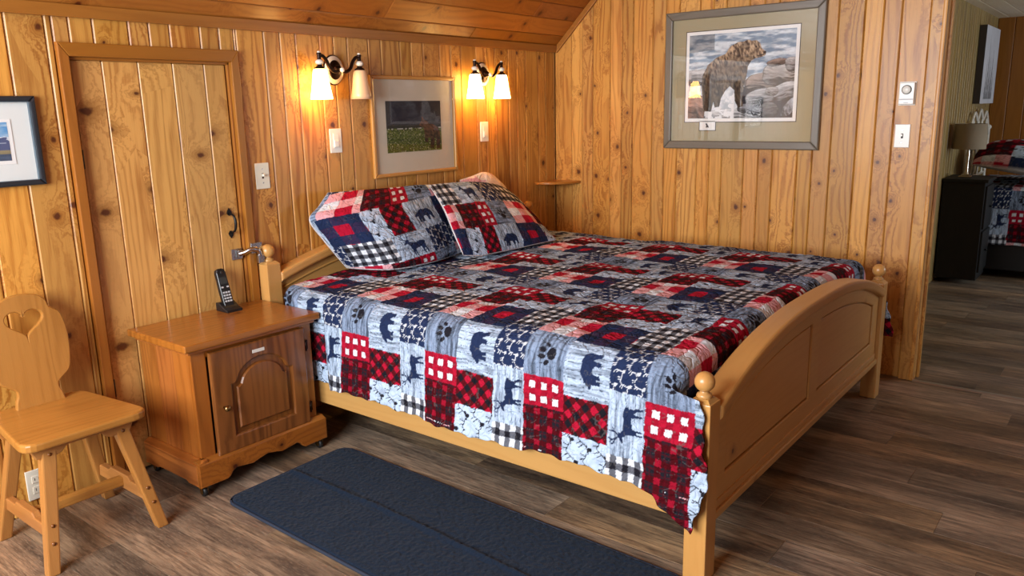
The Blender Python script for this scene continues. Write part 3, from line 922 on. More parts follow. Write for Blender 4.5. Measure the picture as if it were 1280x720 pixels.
sm = quilt.modifiers.new('thickness', 'SOLIDIFY'); sm.thickness = .006; sm.offset = -1; sm.use_even_offset = False

# ------------------------------------------------------------------ shams
def spline(pts, n):
    pts = [Vector(p) for p in pts]
    L = [0]
    for a, b in zip(pts, pts[1:]): L.append(L[-1] + (b - a).length)
    out = []
    for k in range(n):
        s = L[-1] * k / (n - 1)
        i = max(j for j in range(len(pts) - 1) if L[j] <= s + 1e-9)
        t = (s - L[i]) / (L[i + 1] - L[i])
        p0 = pts[max(i - 1, 0)]; p1 = pts[i]; p2 = pts[i + 1]; p3 = pts[min(i + 2, len(pts) - 1)]
        out.append(.5 * ((2 * p1) + (p2 - p0) * t + (2 * p0 - 5 * p1 + 4 * p2 - p3) * t * t + (3 * p1 - p0 - 3 * p2 + p3) * t ** 3))
    return np.array([tuple(p) for p in out])
def make_sham(name, top, bottom, left_, right, bulge, nrm, v0, v1, u0, u1, label, cat, N=(170, 250), back=.05, mat=None, colf=None, seed=1, skew=0., gam=1.):
    H, W = N
    T = spline(top, W); B = spline(bottom, W); L = spline(left_, H); R = spline(right, H)
    s = np.linspace(0, 1, W)[None, :, None]; t = np.linspace(0, 1, H)[:, None, None]
    P = (1 - t) * T[None] + t * B[None] + (1 - s) * L[:, None] + s * R[:, None] - ((1 - s) * (1 - t) * T[0] + s * (1 - t) * T[-1] + (1 - s) * t * B[0] + s * t * B[-1])
    w = (4 * s * (1 - s)) ** .55 * (4 * t * (1 - t)) ** .55
    S = s[..., 0] * np.ones((H, W)); Tt = t[..., 0] * np.ones((H, W))
    U = u0 + (u1 - u0) * Tt ** gam + skew * S; V = v0 + (v1 - v0) * S
    n = np.array(Vector(nrm).normalized())
    wr = (fbm(S * 5, Tt * 4, seed, 2) - .5) * .022 + (fbm(S * 22, Tt * 16, seed + 4, 2) - .5) * .007
    F = P + n * (bulge * w + wr[..., None] * np.minimum(1, w * 2))
    Bk = P - n * (back * w)
    A = np.concatenate([F, Bk[::-1]], 0)
    c = (quilt_colour(U, V) if colf is None else colf(U, V))
    # piping at the rim
    rim = (S < .008) | (S > .992) | (Tt < .010) | (Tt > .990)
    c[rim] = np.array(lin(205, 205, 210))
    c2 = np.concatenate([c, c[::-1] * 0 + .5], 0)
    o = grid_mesh(name, A, c2, mat or M_sham)
    return tag(o, label, cat)
make_sham('pillow_sham',
    [(-1.985, -.10, 1.058), (-1.86, -.11, 1.054), (-1.6, -.12, 1.046), (-1.37, -.13, 1.042), (-1.29, -.13, 1.03)],
    [(-1.955, -.16, .70), (-1.945, -.29, .705), (-1.87, -.41, .705), (-1.66, -.43, .705), (-1.48, -.40, .705), (-1.33, -.38, .72)],
    [(-1.985, -.10, 1.058), (-2.05, -.105, 1.0), (-2.115, -.115, .945), (-2.06, -.13, .85), (-1.955, -.16, .70)],
    [(-1.29, -.13, 1.03), (-1.31, -.26, .88), (-1.33, -.38, .72)],
    .06, (-.25, -.75, .5), -.24, .54, -.03, .47,
    'patchwork pillow sham nearest the nightstand, black gingham at its lower corner', 'pillow', seed=2, skew=.10, gam=1.1)
make_sham('pillow_sham',
    [(-1.385, -.17, 1.045), (-1.22, -.17, 1.042), (-1.02, -.16, 1.03), (-.83, -.16, 1.0), (-.71, -.18, .945)],
    [(-1.555, -.545, .735), (-1.42, -.56, .717), (-1.14, -.56, .71), (-.80, -.565, .708)],
    [(-1.385, -.17, 1.045), (-1.455, -.33, .94), (-1.525, -.46, .83), (-1.555, -.545, .735)],
    [(-.71, -.18, .945), (-.735, -.34, .84), (-.80, -.565, .708)],
    .042, (-.1, -.72, .6), -.10, .74, -.128, .335,
    'patchwork pillow sham farther from the nightstand, leaning over the other sham', 'pillow', back=.04, seed=6, gam=1.3)
def creamf(U, V):
    c = np.zeros((*U.shape, 3)); c[:] = np.array(lin(240, 222, 204))
    m = (fbm(U * 30, V * 12, 8, 2) > .58)
    c[m] = PINK * 1.0
    return c
make_sham('bed_pillow',
    [(-1.05, -.085, 1.04), (-.95, -.09, 1.055), (-.85, -.09, 1.07), (-.76, -.09, 1.045), (-.66, -.10, .97)],
    [(-1.05, -.16, .74), (-.95, -.17, .73), (-.8, -.17, .72), (-.66, -.17, .72)],
    [(-1.05, -.085, 1.04), (-1.06, -.12, .9), (-1.05, -.16, .74)],
    [(-.66, -.10, .97), (-.635, -.13, .86), (-.66, -.17, .72)],
    .03, (0, -1, .2), 0, .4, 0, .4, 'cream and pink pillow just peeking out above the right hand sham', 'pillow', N=(60, 60), back=.0, colf=creamf, seed=9)

# ------------------------------------------------------------------ nightstand
ns = empty('nightstand', (-2.635, -.21, 0), 'stained pine nightstand on castors with an arched panel door, between chair and bed', 'nightstand')
mb = MB()
mb.box((-2.944, -.428, .577), (-2.336, -.004, .606), 0, .007, 3)
mb.box((-2.925, -.41, .562), (-2.352, -.02, .579), 0, .006)
mb.build('top', M_ns, ns)
BL, BR, BF = -2.905, -2.362, -.385
mb = MB()
for i in range(3):     # side boards
    ya = BF + (-.015 - BF) * i / 3; yb = BF + (-.015 - BF) * (i + 1) / 3
    mb.box((BL, ya, .12), (BL + .018, yb, .565), 2, .001)
    mb.box((BR - .018, ya, .12), (BR, yb, .565), 2, .001)
mb.box((BL + .018, -.03, .12), (BR - .018, -.015, .565), 2, .001)
mb.box((BL + .018, BF + .02, .12), (BR - .018, -.03, .14), 0, .001)
mb.box((BL, BF - .004, .12), (BL + .06, BF + .02, .565), 2, .003)      # face frame
mb.box((BR - .045, BF - .004, .12), (BR, BF + .02, .565), 2, .003)
mb.box((BL + .06, BF - .003, .535), (BR - .045, BF + .02, .565), 0, .002)
mb.box((BL + .06, BF - .003, .12), (BR - .045, BF + .02, .145), 0, .002)
mb.build('body', M_ns, ns)
# scalloped plinth
X0, X1 = -2.936, -2.336
half = [(0, .042), (.115, .040), (.128, .048), (.140, .064), (.158, .072), (.20, .066), (.23, .062), (.262, .070), (.30, .078)]
prof = [(X0 + a, z) for a, z in half] + [(X1 - a, z) for a, z in half[::-1][1:]]
mb = MB()
mb.prism([prof + [(X1, .134), (X0, .134)]], 1, -.419, -.398, 0, .004)
for xa in (X0, X1 - .02):
    yh = [(-.402, .042), (-.33, .042), (-.31, .05), (-.12, .05), (-.10, .042), (-.008, .042)]
    mb.prism([yh + [(-.008, .134), (-.402, .134)]], 0, xa, xa + .02, 1, .004)
mb.box((X0 + .015, -.40, .10), (X1 - .015, -.012, .118), 0, 0)
mb.prism([[(-.419 + 0, .133), (-.395, .146), (-.38, .146), (-.38, .133)]], 0, X0 + .004, X1 - .004, 0)
mb.prism([[(X0 + .0, .133), (X0 + .026, .146), (X0 + .04, .146), (X0 + .04, .133)]], 1, -.415, -.01, 1)
mb.build('plinth', M_ns, ns)
# door with arched raised panel
dx0, dx1, dz0, dz1 = -2.842, -2.408, .137, .552
DY = BF - .006
def archtop(xa, xb, zs, rise, n=24):
    pts = []
    m_ = (xa + xb) / 2; w_ = (xb - xa) / 2
    for i in range(n + 1):
        x_ = xa + (xb - xa) * i / n; q = abs((x_ - m_) / w_)
        # flat shoulders then a full arch
        z = zs + (rise * (max(0, 1 - (q / .84) ** 2)) ** .55 if q < .84 else 0)
        pts.append((x_, z))
    return pts
ix0, ix1, iz0 = dx0 + .082, dx1 - .075, dz0 + .062
opening = archtop(ix0, ix1, .405, .082) + [(ix1, iz0), (ix0, iz0)]
mb = MB()
mb.prism([[(dx0, dz0), (dx1, dz0), (dx1, dz1), (dx0, dz1)], opening], 1, DY - .02, DY, 2, .006)
nsd = mb.build('door', M_nsd, ns)
mb = MB()
mb.prism([archtop(ix0 - .004, ix1 + .004, .402, .086) + [(ix1 + .004, iz0 - .004), (ix0 - .004, iz0 - .004)]], 1, DY - .008, DY - .002, 2)
sh_ = archtop(ix0 + .022, ix1 - .022, .392, .072)
mb.prism([sh_ + [(ix1 - .022, iz0 + .022), (ix0 + .022, iz0 + .022)]], 1, DY - .018, DY - .006, 2, .008, seg=1)
mb.build('raised_panel', M_nsd, nsd)
mb = MB()
mb.lathe([(0, .0), (.006, 0), (.0055, -.012), (.011, -.016), (.0125, -.022), (.010, -.028), (0, -.030)], (-2.802, DY - .02, .326), 1, 18)
mb.build('knob', M_brass, nsd)
mb = MB(); mb.box((-2.66, DY - .0215, .506), (-2.605, DY - .0195, .519), 0, .0005)
mb.build('sticker', M_sticker, nsd)['label'] = 'small white sticker'
for zc in (.472, .20):
    h = MB(); h.lathe([(0, -.022), (.0045, -.022), (.0045, .022), (0, .022)], (dx1 + .006, DY - .014, zc), 2, 10)
    h.box((dx1 + .004, DY - .006, zc - .02), (dx1 + .022, DY + .003, zc + .02), 2, .001); h.build('hinge', M_bronze, nsd)
for x_, y_ in ((X0 + .022, -.402), (X1 - .03, -.402), (X0 + .03, -.04), (X1 - .03, -.04)):
    mb = MB()
    mb.lathe([(0, .1), (.013, .1), (.013, .046), (.009, .042), (.009, .034), (0, .034)], (x_, y_, 0), 2, 14)
    mb.box((x_ - .013, y_ - .004, .012), (x_ - .010, y_ + .012, .04), 2, .001); mb.box((x_ + .010, y_ - .004, .012), (x_ + .013, y_ + .012, .04), 2, .001)
    c_ = mb.build('caster', M_brass, ns)
    mb = MB(); mb.lathe([(0, -.009), (.012, -.009), (.0195, -.006), (.0195, .006), (.012, .009), (0, .009)], (x_, y_ + .006, .0195), 0, 20)
    mb.build('wheel', M_rubber, c_)

# ------------------------------------------------------------------ cordless phone on its charger
PX, PY, PZ = -2.535, -.075, .606
ph = empty('cordless_phone', (PX, PY, PZ), 'black cordless phone standing in its charger on the nightstand top', 'phone')
mb = MB()
mb.prism([[(PY - .045, PZ), (PY + .04, PZ), (PY + .04, PZ + .035), (PY + .015, PZ + .037), (PY - .02, PZ + .018), (PY - .045, PZ + .010)]], 0, PX - .037, PX + .037, 2, .004)
mb.build('charger', M_phone, ph)
Mt = Matrix.Translation((PX, PY, PZ + .014)) @ Matrix.Rotation(math.radians(-17), 4, 'X')
mb = MB()
pts = []
for z, w_ in ((0, .022), (.02, .0235), (.08, .024), (.12, .0225), (.150, .0225), (.163, .018), (.168, .008)): pts.append((w_, z))
mb.prism([[(a, z) for a, z in pts] + [(-a, z) for a, z in pts[::-1]]], 1, -.012, .012, 2, .006, M=Mt, seg=3)
hs = mb.build('handset', M_phone, ph)
mb = MB(); mb.box((-.0155, -.0135, .100), (.0155, -.0115, .130), 2, .001, M=Mt); mb.build('display', M_screen, hs)
mb = MB()
mb.lathe([(0, -.0145), (.005, -.0145), (.006, -.0115), (0, -.011)], (0, 0, .150), 1, 12, M=Mt)
mb.build('earpiece', M_slot, hs)
mb = MB()
for r in range(4):
    for c_ in range(3): mb.box((-.0165 + c_ * .012, -.0138, .022 + r * .0125), (-.0075 + c_ * .012, -.0115, .0295 + r * .0125), 0, .001, M=Mt)
for c_ in (-.0125, .0125): mb.box((c_ - .005, -.0138, .083), (c_ + .005, -.0115, .090), 0, .001, M=Mt)
mb.build('keypad', M_key, hs)

# ------------------------------------------------------------------ chair with the heart
ccx = -3.325
ch = empty('heart_chair', (ccx, -.27, 0), 'small alpine wooden chair with a heart cut through its backrest, left of nightstand', 'chair')
mb = MB()
def rounded(pts, r, n=6):
    out = []
    N_ = len(pts)
    for i in range(N_):
        p = Vector(pts[i]); a = Vector(pts[i - 1]); b = Vector(pts[(i + 1) % N_])
        d1 = (a - p).normalized(); d2 = (b - p).normalized()
        th = d1.angle(d2); t = min(r / math.tan(th / 2), (a - p).length * .45, (b - p).length * .45)
        p1 = p + d1 * t; p2 = p + d2 * t
        for k in range(n + 1):
            s_ = k / n
            out.append(tuple((1 - s_) ** 2 * p1 + 2 * s_ * (1 - s_) * p + s_ ** 2 * p2))
    return out
seat = rounded([(ccx - .205, -.488), (ccx + .205, -.488), (ccx + .155, -.075), (ccx - .155, -.075)], .055)
mb.prism([seat], 2, .412, .442, 0, .008, seg=3)
mb.build('seat', M_chair, ch)
# back: curvy outline with a heart hole, leaning back a little
hr = [(0.08, .437), (.075, .466), (.068, .485), (.070, .505), (.088, .520), (.114, .545), (.126, .60), (.131, .66), (.128, .705), (.118, .748), (.098, .766), (.086, .776), (.080, .798), (.062, .818), (.03, .830), (0, .833)]
fine = []
pv = [Vector((a, b, 0)) for a, b in hr]
sp_ = spline([tuple(p) for p in pv], 60)
fine = [(p[0], p[1]) for p in sp_]
outline = [(ccx + a, z) for a, z in fine] + [(ccx - a, z) for a, z in fine[::-1][1:]]
hh = []
for i in range(48):
    t = 2 * PI * i / 48
    hx = 16 * math.sin(t) ** 3; hz = 13 * math.cos(t) - 5 * math.cos(2 * t) - 2 * math.cos(3 * t) - math.cos(4 * t)
    hh.append((ccx + hx * .00375, .736 + hz * .0032))
Mb = Matrix.Translation((0, -.118, .437)) @ Matrix.Rotation(math.radians(-8), 4, 'X') @ Matrix.Translation((0, 0, -.437))
mb = MB(); mb.prism([outline, hh], 1, -.011, .011, 2, .004, M=Mb)
mb.build('backrest', M_chair, ch)
legs = [((ccx - .105, -.41, .412), (-3.500, -.489, 0)), ((ccx + .118, -.41, .412), (-3.128, -.474, 0)),
        ((ccx - .105, -.17, .412), (-3.503, -.112, 0)), ((ccx + .105, -.17, .412), (-3.138, -.10, 0))]
for a, b in legs:
    mb = MB(); mb.beam(a, b, (.046, .040), (.038, .034), 2, .005); mb.build('leg', M_chair, ch)
lp = lambda i, z: Vector(legs[i][1]).lerp(Vector(legs[i][0]), z / .412)
for i, j in ((0, 2), (1, 3)):
    a, b = lp(i, .135), lp(j, .135)
    mb = MB()
    xa = (a.x + b.x) / 2
    y0_, y1_ = a.y + .0, b.y
    mb.prism([[(y0_, .112), (y1_, .112), (y1_, .158), (y0_ + .24, .158), (y0_ + .225, .172), (y0_ + .10, .172), (y0_ + .085, .158), (y0_, .158)]], 0, xa - .013, xa + .013, 1, .004)
    mb.build('stretcher', M_chair, ch)
a = (lp(0, .14) + lp(2, .14)) / 2; b = (lp(1, .14) + lp(3, .14)) / 2
mb = MB(); mb.box((a.x, a.y - .016 - .01, .125), (b.x, a.y + .016 - .01, .16), 0, .008, 3); mb.build('stretcher', M_chair, ch)
ay = -.435
ap = [(ccx - .17, .412), (ccx - .15, .368), (ccx - .085, .365), (ccx - .07, .372), (ccx - .055, .388), (ccx + .055, .388), (ccx + .07, .372), (ccx + .085, .365), (ccx + .15, .368), (ccx + .17, .412)]
mb = MB(); mb.prism([ap], 1, ay, ay + .018, 0, .003); mb.build('apron', M_chair, ch)
mb = MB(); mb.prism([ap], 1, -.165, -.147, 0, .003); mb.build('apron', M_chair, ch)
for i in range(2):
    for z in (.10, .155, .375):
        mb = MB(); p = lp(i, z); mb.lathe([(0, -.003), (.006, -.002), (.006, .002), (0, .002)], (p.x, p.y - .0195, z), 1, 12)
        mb.build('peg', M_nsd, ch)

# ------------------------------------------------------------------ rug
def make_rug():
    pts = [(-2.893, -.505), (-2.306, -.495), (-2.345, -2.13), (-2.932, -2.13)]
    H, W = 420, 170
    t = np.linspace(0, 1, H)[:, None]; s = np.linspace(0, 1, W)[None, :]
    p = [np.array(q) for q in pts]
    P2 = ((1 - s) * (1 - t))[..., None] * p[0] + (s * (1 - t))[..., None] * p[1] + (s * t)[..., None] * p[2] + ((1 - s) * t)[..., None] * p[3]
    # round the corners
    Wd, Ln, r = .6, 1.63, .055
    x = (s - .5) * Wd * np.ones_like(t); y = (t - .5) * Ln * np.ones_like(s)
    qx = np.abs(x) - (Wd / 2 - r); qy = np.abs(y) - (Ln / 2 - r)
    corner = (qx > 0) & (qy > 0)
    mx = np.maximum(np.maximum(qx, qy), 1e-9); ln = np.hypot(np.maximum(qx, 0), np.maximum(qy, 0))
    f = np.where(corner & (ln > 0), mx / np.maximum(ln, 1e-9), 1)
    nx = np.where(corner, np.sign(x) * (Wd / 2 - r + qx * f), x); ny = np.where(corner, np.sign(y) * (Ln / 2 - r + qy * f), y)
    P2 = P2 + np.stack([nx - x, -(ny - y)], -1)
    edge = np.minimum(np.minimum(s, 1 - s) * Wd, np.minimum(t, 1 - t) * Ln)
    hgt = .014 * np.clip(edge / .012, 0, 1) ** .5
    cr = .5 + .02 * np.sin(t * 5) 
    hgt = hgt + .008 * np.exp(-((s - cr) * Wd / .012) ** 2) * np.clip(edge / .02, 0, 1)
    nz = (fbm(P2[..., 0] * 120, P2[..., 1] * 120, 4, 2) - .5) * .006 + (fbm(P2[..., 0] * 9, P2[..., 1] * 9, 8, 2) - .5) * .006
    hgt = np.maximum(hgt + nz * np.clip(edge / .015, 0, 1), .0012)
    A = np.concatenate([P2, hgt[..., None]], -1)
    return A
A = make_rug()
rug = grid_mesh('rug', A, np.zeros_like(A), M_rug)
tag(rug, 'navy blue plush bedside rug on the plank floor along the bed', 'rug')
# bound edge
me = rug.data
loop = [A[0, j] for j in range(0, A.shape[1], 4)] + [A[i, -1] for i in range(0, A.shape[0], 6)] + [A[-1, j] for j in range(A.shape[1] - 1, -1, -4)] + [A[i, 0] for i in range(A.shape[0] - 1, -1, -6)]
mb = MB(); mb.tube([(p[0], p[1], .006) for p in loop], .006, 8, sub=1, cap=False); mb.build('edge_binding', M_rugedge, rug)

# ------------------------------------------------------------------ wall plates
def plate(name, axis, c, label, cat, kind, mat, group=None, w=.07, h=.114):
    """axis 1: on the back wall facing -y; axis 0: on the right wall facing -x"""
    def B(mb, a0, a1, d0, d1, z0, z1, bev=.001):
        if axis == 1: mb.box((c[0] + a0, c[1] - d1, c[2] + z0), (c[0] + a1, c[1] - d0, c[2] + z1), 2, bev)
        else: mb.box((c[0] - d1, c[1] + a0, c[2] + z0), (c[0] - d0, c[1] + a1, c[2] + z1), 2, bev)
    e = empty(name, c, label, cat, group)
    mb = MB(); B(mb, -w / 2, w / 2, 0, .006, -h / 2, h / 2, .003); mb.build('cover_plate', mat, e)
    if kind == 'rocker':
        mb = MB(); B(mb, -.0165, .0165, .005, .009, -.033, .033, .002); r = mb.build('rocker', mat, e)
        mb = MB(); B(mb, -.013, .013, .008, .0125, -.030, .002, .002); mb.build('button', mat, r)
    elif kind == 'toggle':
        mb = MB(); B(mb, -.005, .005, .004, .0065, -.012, .012, .0005); mb.build('toggle_slot', M_slot, e)
        mb = MB(); B(mb, -.004, .004, .004, .018, -.002, .009, .0015); mb.build('toggle', mat, e)
    elif kind == 'outlet':
        for zc in (-.02, .02):
            mb = MB(); B(mb, -.0165, .0165, .005, .008, zc - .014, zc + .014, .003); o_ = mb.build('socket', mat, e)
            mb = MB(); B(mb, -.008, -.006, .0075, .0085, zc - .004, zc + .006, 0); B(mb, .006, .008, .0075, .0085, zc - .004, zc + .006, 0); mb.build('slots', M_slot, o_)
    if kind in ('toggle',):
        for zc in (-.03, .03):
            mb = MB(); B(mb, -.003, .003, .005, .0072, zc - .003, zc + .003, .001); mb.build('screw', M_steel, e)
    return e
plate('light_switch', 1, (-2.263, 0, 1.1525), 'ivory toggle light switch on the wall just right of the low door', 'light switch', 'toggle', M_plate)
plate('light_switch', 1, (-1.838, 0, 1.288), 'white rocker switch under the left wall lamp, left of the framed meadow picture', 'light switch', 'rocker', M_white)
plate('light_switch', 1, (-.728, 0, 1.294), 'white rocker switch under the right wall lamp, above the shams', 'light switch', 'rocker', M_white)
plate('light_switch', 0, (0, -2.109, 1.25), 'white toggle light switch on the right wall, directly below the thermostat', 'light switch', 'toggle', M_white)
plate('power_outlet', 1, (-3.34, 0, .108), 'ivory wall outlet low on the wall behind the chair legs', 'outlet', 'outlet', M_plate)
th = empty('thermostat', (0, -2.117, 1.455), 'white wall thermostat with a round dial beside the doorway, above the toggle switch', 'thermostat')
mb = MB(); mb.box((-.006, -2.155, 1.398), (0, -2.079, 1.512), 2, .002); mb.box((-.028, -2.152, 1.402), (-.005, -2.082, 1.508), 2, .005, 3); mb.build('body', M_white, th)
mb = MB(); mb.lathe([(0, -.009), (.016, -.009), (.019, -.006), (.020, 0), (0, 0)], (-.028, -2.117, 1.473), 0, 28); dl = mb.build('dial', M_white, th)
mb = MB(); mb.lathe([(.0203, -.0035), (.0225, -.0035), (.0225, .001), (.0203, .001)], (-.028, -2.117, 1.473), 0, 28); mb.build('dial_ring', M_slot, dl)
mb = MB(); mb.box((-.0295, -2.148, 1.424), (-.027, -2.086, 1.430), 2, .0005); mb.box((-.0295, -2.128, 1.410), (-.027, -2.106, 1.413), 2, .0005); mb.build('vent_slot', M_key, th)

# corner shelf
mb = MB()
q = [(0, 0)] + [(-.231 * math.cos(a) ** 1.0, -.199 * math.sin(a)) for a in np.linspace(0, PI / 2, 20)]
mb.prism([[(-.001, -.001), *[(x_ - .001, y_ - .001) for x_, y_ in q[1:]]]], 2, .941, .957, 0, .004)
tag(mb.build('corner_shelf', M_shelf), 'little quarter round wooden shelf fixed in the room corner above the bed', 'shelf')

# ------------------------------------------------------------------ framed pictures
def picture(name, axis, a0, a1, z0, z1, fw, depth, mats, label, framemat, sign=1):
    """frame on back wall (axis 1, a = x) or right wall (axis 0, a = y)"""
    c = ((a0 + a1) / 2, 0, (z0 + z1) / 2) if axis == 1 else (0, (a0 + a1) / 2, (z0 + z1) / 2)
    e = empty(name, c, label, 'picture')
    def B(mb, p, q, d0, d1, r, s, bev, grain):
        if axis == 1: mb.box((p, -d1, r), (q, -d0, s), grain, bev)
        else: mb.box((-d1, p, r), (-d0, q, s), grain, bev)
    g0 = 0 if axis == 1 else 1
    mb = MB()
    def mit(pl, grain):
        mb.prism([pl], 1 if axis == 1 else 0, -depth, -.001, grain, min(.006, fw * .3))
    mit([(a0, z0), (a1, z0), (a1 - fw, z0 + fw), (a0 + fw, z0 + fw)], g0); mit([(a0, z1), (a0 + fw, z1 - fw), (a1 - fw, z1 - fw), (a1, z1)], g0)
    mit([(a0, z0), (a0 + fw, z0 + fw), (a0 + fw, z1 - fw), (a0, z1)], 2); mit([(a1, z0), (a1, z1), (a1 - fw, z1 - fw), (a1 - fw, z0 + fw)], 2)
    f = mb.build('frame', framemat, e)
    mb = MB(); B(mb, a0 + fw * .8, a1 - fw * .8, .002, depth * .3, z0 + fw * .8, z1 - fw * .8, 0, 2); mb.build('mat', mats, e)
    mb = MB(); B(mb, a0 + fw * .9, a1 - fw * .9, depth * .62, depth * .62 + .002, z0 + fw * .9, z1 - fw * .9, 0, 2); mb.build('glass', M_glass, e)
    return e, B, f
def print_on(e, axis, a0, a1, z0, z1, d, W, H, paint, name='print'):
    """a painted sheet lying at distance d in front of the wall; a0 is the viewer's left"""
    X, Y = np.meshgrid(np.linspace(0, 1, W), np.linspace(0, 1, H))
    col = paint(X, Y)
    A_ = a0 + (a1 - a0) * X; Zz = z0 + (z1 - z0) * Y
    P_ = np.stack([A_, np.full_like(A_, -d), Zz], -1) if axis == 1 else np.stack([np.full_like(A_, -d), A_, Zz], -1)
    return grid_mesh(name, P_, col, M_print, e, smooth=False)
LC = lambda *c: np.array(lin(*c))

def paint_bear(X, Y):
    asp = 1.31
    x = X * asp
    n = fbm(x * 7, Y * 26, 1, 4); n2 = fbm(x * 22, Y * 40, 2, 3)
    c = LC(130, 152, 174) + (LC(226, 234, 240) - LC(130, 152, 174)) * np.clip((n - .36) * 3.4, 0, 1)[..., None]
    c = c * (.8 + .35 * n2)[..., None]
    m = (Y > .80 + .1 * (X - .1)) & (X < .25); c[m] = c[m] * .5
    spray = fbm(x * 14, Y * 14, 12, 3)
    m = (Y < .32 + .16 * spray) & (X < .62) & (Y > .0); c[m] = (LC(178, 188, 196) + (LC(232, 236, 240) - LC(178, 188, 196)) * np.clip((spray - .4) * 3, 0, 1)[..., None])[m]
    def rock(cx_, cy_, rx, ry, a, base, seed):
        q = fbm(x * 9, Y * 9, seed, 2) - .5
        cc, ss = math.cos(a), math.sin(a)
        u_ = ((X - cx_) * cc + (Y - cy_) * ss) / rx + q * .35; v_ = (-(X - cx_) * ss + (Y - cy_) * cc) / ry + q * .35
        m_ = np.abs(u_) ** 2.6 + np.abs(v_) ** 2.6 < 1
        lit = np.clip(.62 + .6 * v_ + 1.5 * (fbm(u_ * 2.2 + seed, v_ * 7 + u_ * 2, seed, 4) - .5), .08, 1.4)
        lit = np.where(np.abs(u_) ** 2.6 + np.abs(v_) ** 2.6 > .86, lit * .45, lit)
        c[m_] = (np.array(base) * lit[..., None])[m_]
    dark = (X > .52) & (Y < .42 + .05 * np.sin(X * 20)); c[dark] = LC(48, 46, 52)
    gr = LC(176, 172, 170)
    rock(.10, .50, .16, .10, .1, LC(190, 190, 192), 31); rock(.08, .12, .12, .17, -.2, LC(176, 140, 122), 32)
    rock(.72, .42, .16, .10, .1, LC(168, 152, 142), 33); rock(.86, .50, .15, .13, .1, LC(188, 182, 178), 34); rock(.84, .63, .10, .04, .2, LC(150, 128, 116), 35)
    rock(.97, .60, .06, .08, .2, gr, 36); rock(.70, .24, .15, .09, .35, LC(184, 184, 186), 37); rock(.93, .30, .13, .10, .5, LC(196, 196, 198), 38)
    rock(.80, .30, .06, .05, 0, gr, 39); rock(.78, .09, .09, .09, .4, LC(120, 118, 118), 40); rock(.97, .12, .05, .12, -.5, LC(176, 180, 188), 41)
    rock(.45, .04, .26, .07, .0, LC(206, 208, 210), 42); rock(.60, .10, .12, .06, -.2, LC(150, 150, 154), 43)
    bear = inpoly(X, Y, [(.155, .09), (.145, .25), (.13, .40), (.14, .52), (.19, .64), (.27, .72), (.36, .76), (.40, .84), (.47, .885), (.53, .89), (.56, .905), (.585, .90), (.60, .89), (.645, .895), (.68, .86), (.695, .80), (.735, .755), (.735, .725), (.70, .70), (.64, .69), (.605, .665), (.575, .60), (.565, .48), (.545, .38), (.535, .24), (.545, .14), (.50, .12), (.465, .2), (.455, .33), (.41, .38), (.37, .33), (.33, .24), (.315, .14), (.27, .13), (.255, .2), (.235, .08)])
    fur = fbm(x * 62 + Y * 20, Y * 24 - x * 10, 50, 3)
    back = np.clip((Y - (.60 + .5 * (X - .2) - .9 * np.clip(X - .45, 0, 1))) * 5, -.25, .35)
    shade = np.clip(.42 + .75 * (Y - .12) + back + .25 * np.exp(-((X - .62) / .06) ** 2 - ((Y - .80) / .06) ** 2), .22, 1.25)
    bc = (LC(74, 58, 48) + (LC(196, 168, 136) - LC(74, 58, 48)) * np.clip((fur - .3) * 2.2, 0, 1)[..., None]) * shade[..., None]
    c[bear] = bc[bear]
    leg = (bear & (((X > .20) & (X < .235) & (Y < .42)) | ((X > .30) & (X < .345) & (Y < .40)) | ((X > .44) & (X < .465) & (Y < .5)))); c[leg] *= .5
    c[bear & ell(X, Y, .50, .79, .03, .075, -.3)] *= .55; c[bear & ell(X, Y, .545, .865, .022, .026)] *= .6; c[bear & ell(X, Y, .69, .755, .05, .03, -.4)] *= 1.25; c[bear & ell(X, Y, .60, .70, .05, .02, -.3)] *= .55
    c[ell(X, Y, .725, .752, .014, .016)] = LC(36, 30, 28); c[ell(X, Y, .645, .82, .008, .010)] = LC(30, 24, 22)
    c[stroke(X, Y, [(.66, .715), (.715, .73)], .006)] = LC(50, 40, 34)
    sp2 = (fbm(x * 20, Y * 20, 60, 3) > .5) & (Y < .30) & (X > .17) & (X < .46) & ~((X < .3) & (Y > .2)); c[sp2 & ~bear] = LC(236, 238, 240)
    return np.clip(c, 0, 1)
e, B, f = picture('framed_picture', 0, -1.708, -.802, 1.174, 1.938, .044, .026, M_matB, 'large grey framed bear picture with sage mat on the right wall', M_frameB)
mb = MB(); B(mb, -1.581, -.928, .008, .0095, 1.322, 1.828, 0, 2); B(mb, -1.125, -1.022, .008, .0095, 1.275, 1.33, 0, 2); mb.build('dark_bevel', M_line, e)
mb = MB(); B(mb, -1.577, -.932, .0095, .0102, 1.326, 1.824, 0, 2); B(mb, -1.121, -1.026, .0095, .0102, 1.279, 1.33, 0, 2); mb.build('white_border', M_paper, e)
print_on(e, 0, -.950, -1.559, 1.345, 1.806, .0108, 300, 230, paint_bear)
def paint_remark(X, Y):
    c = np.ones((*X.shape, 3)) * LC(236, 236, 234)
    m = inpoly(X, Y, [(.35, .2), (.4, .5), (.3, .75), (.45, .85), (.55, .6), (.65, .45), (.7, .2), (.55, .25)]); c[m] = LC(80, 80, 84)
    return c
print_on(e, 0, -1.045, -1.10, 1.284, 1.325, .0108, 40, 30, paint_remark, 'remarque_sketch')

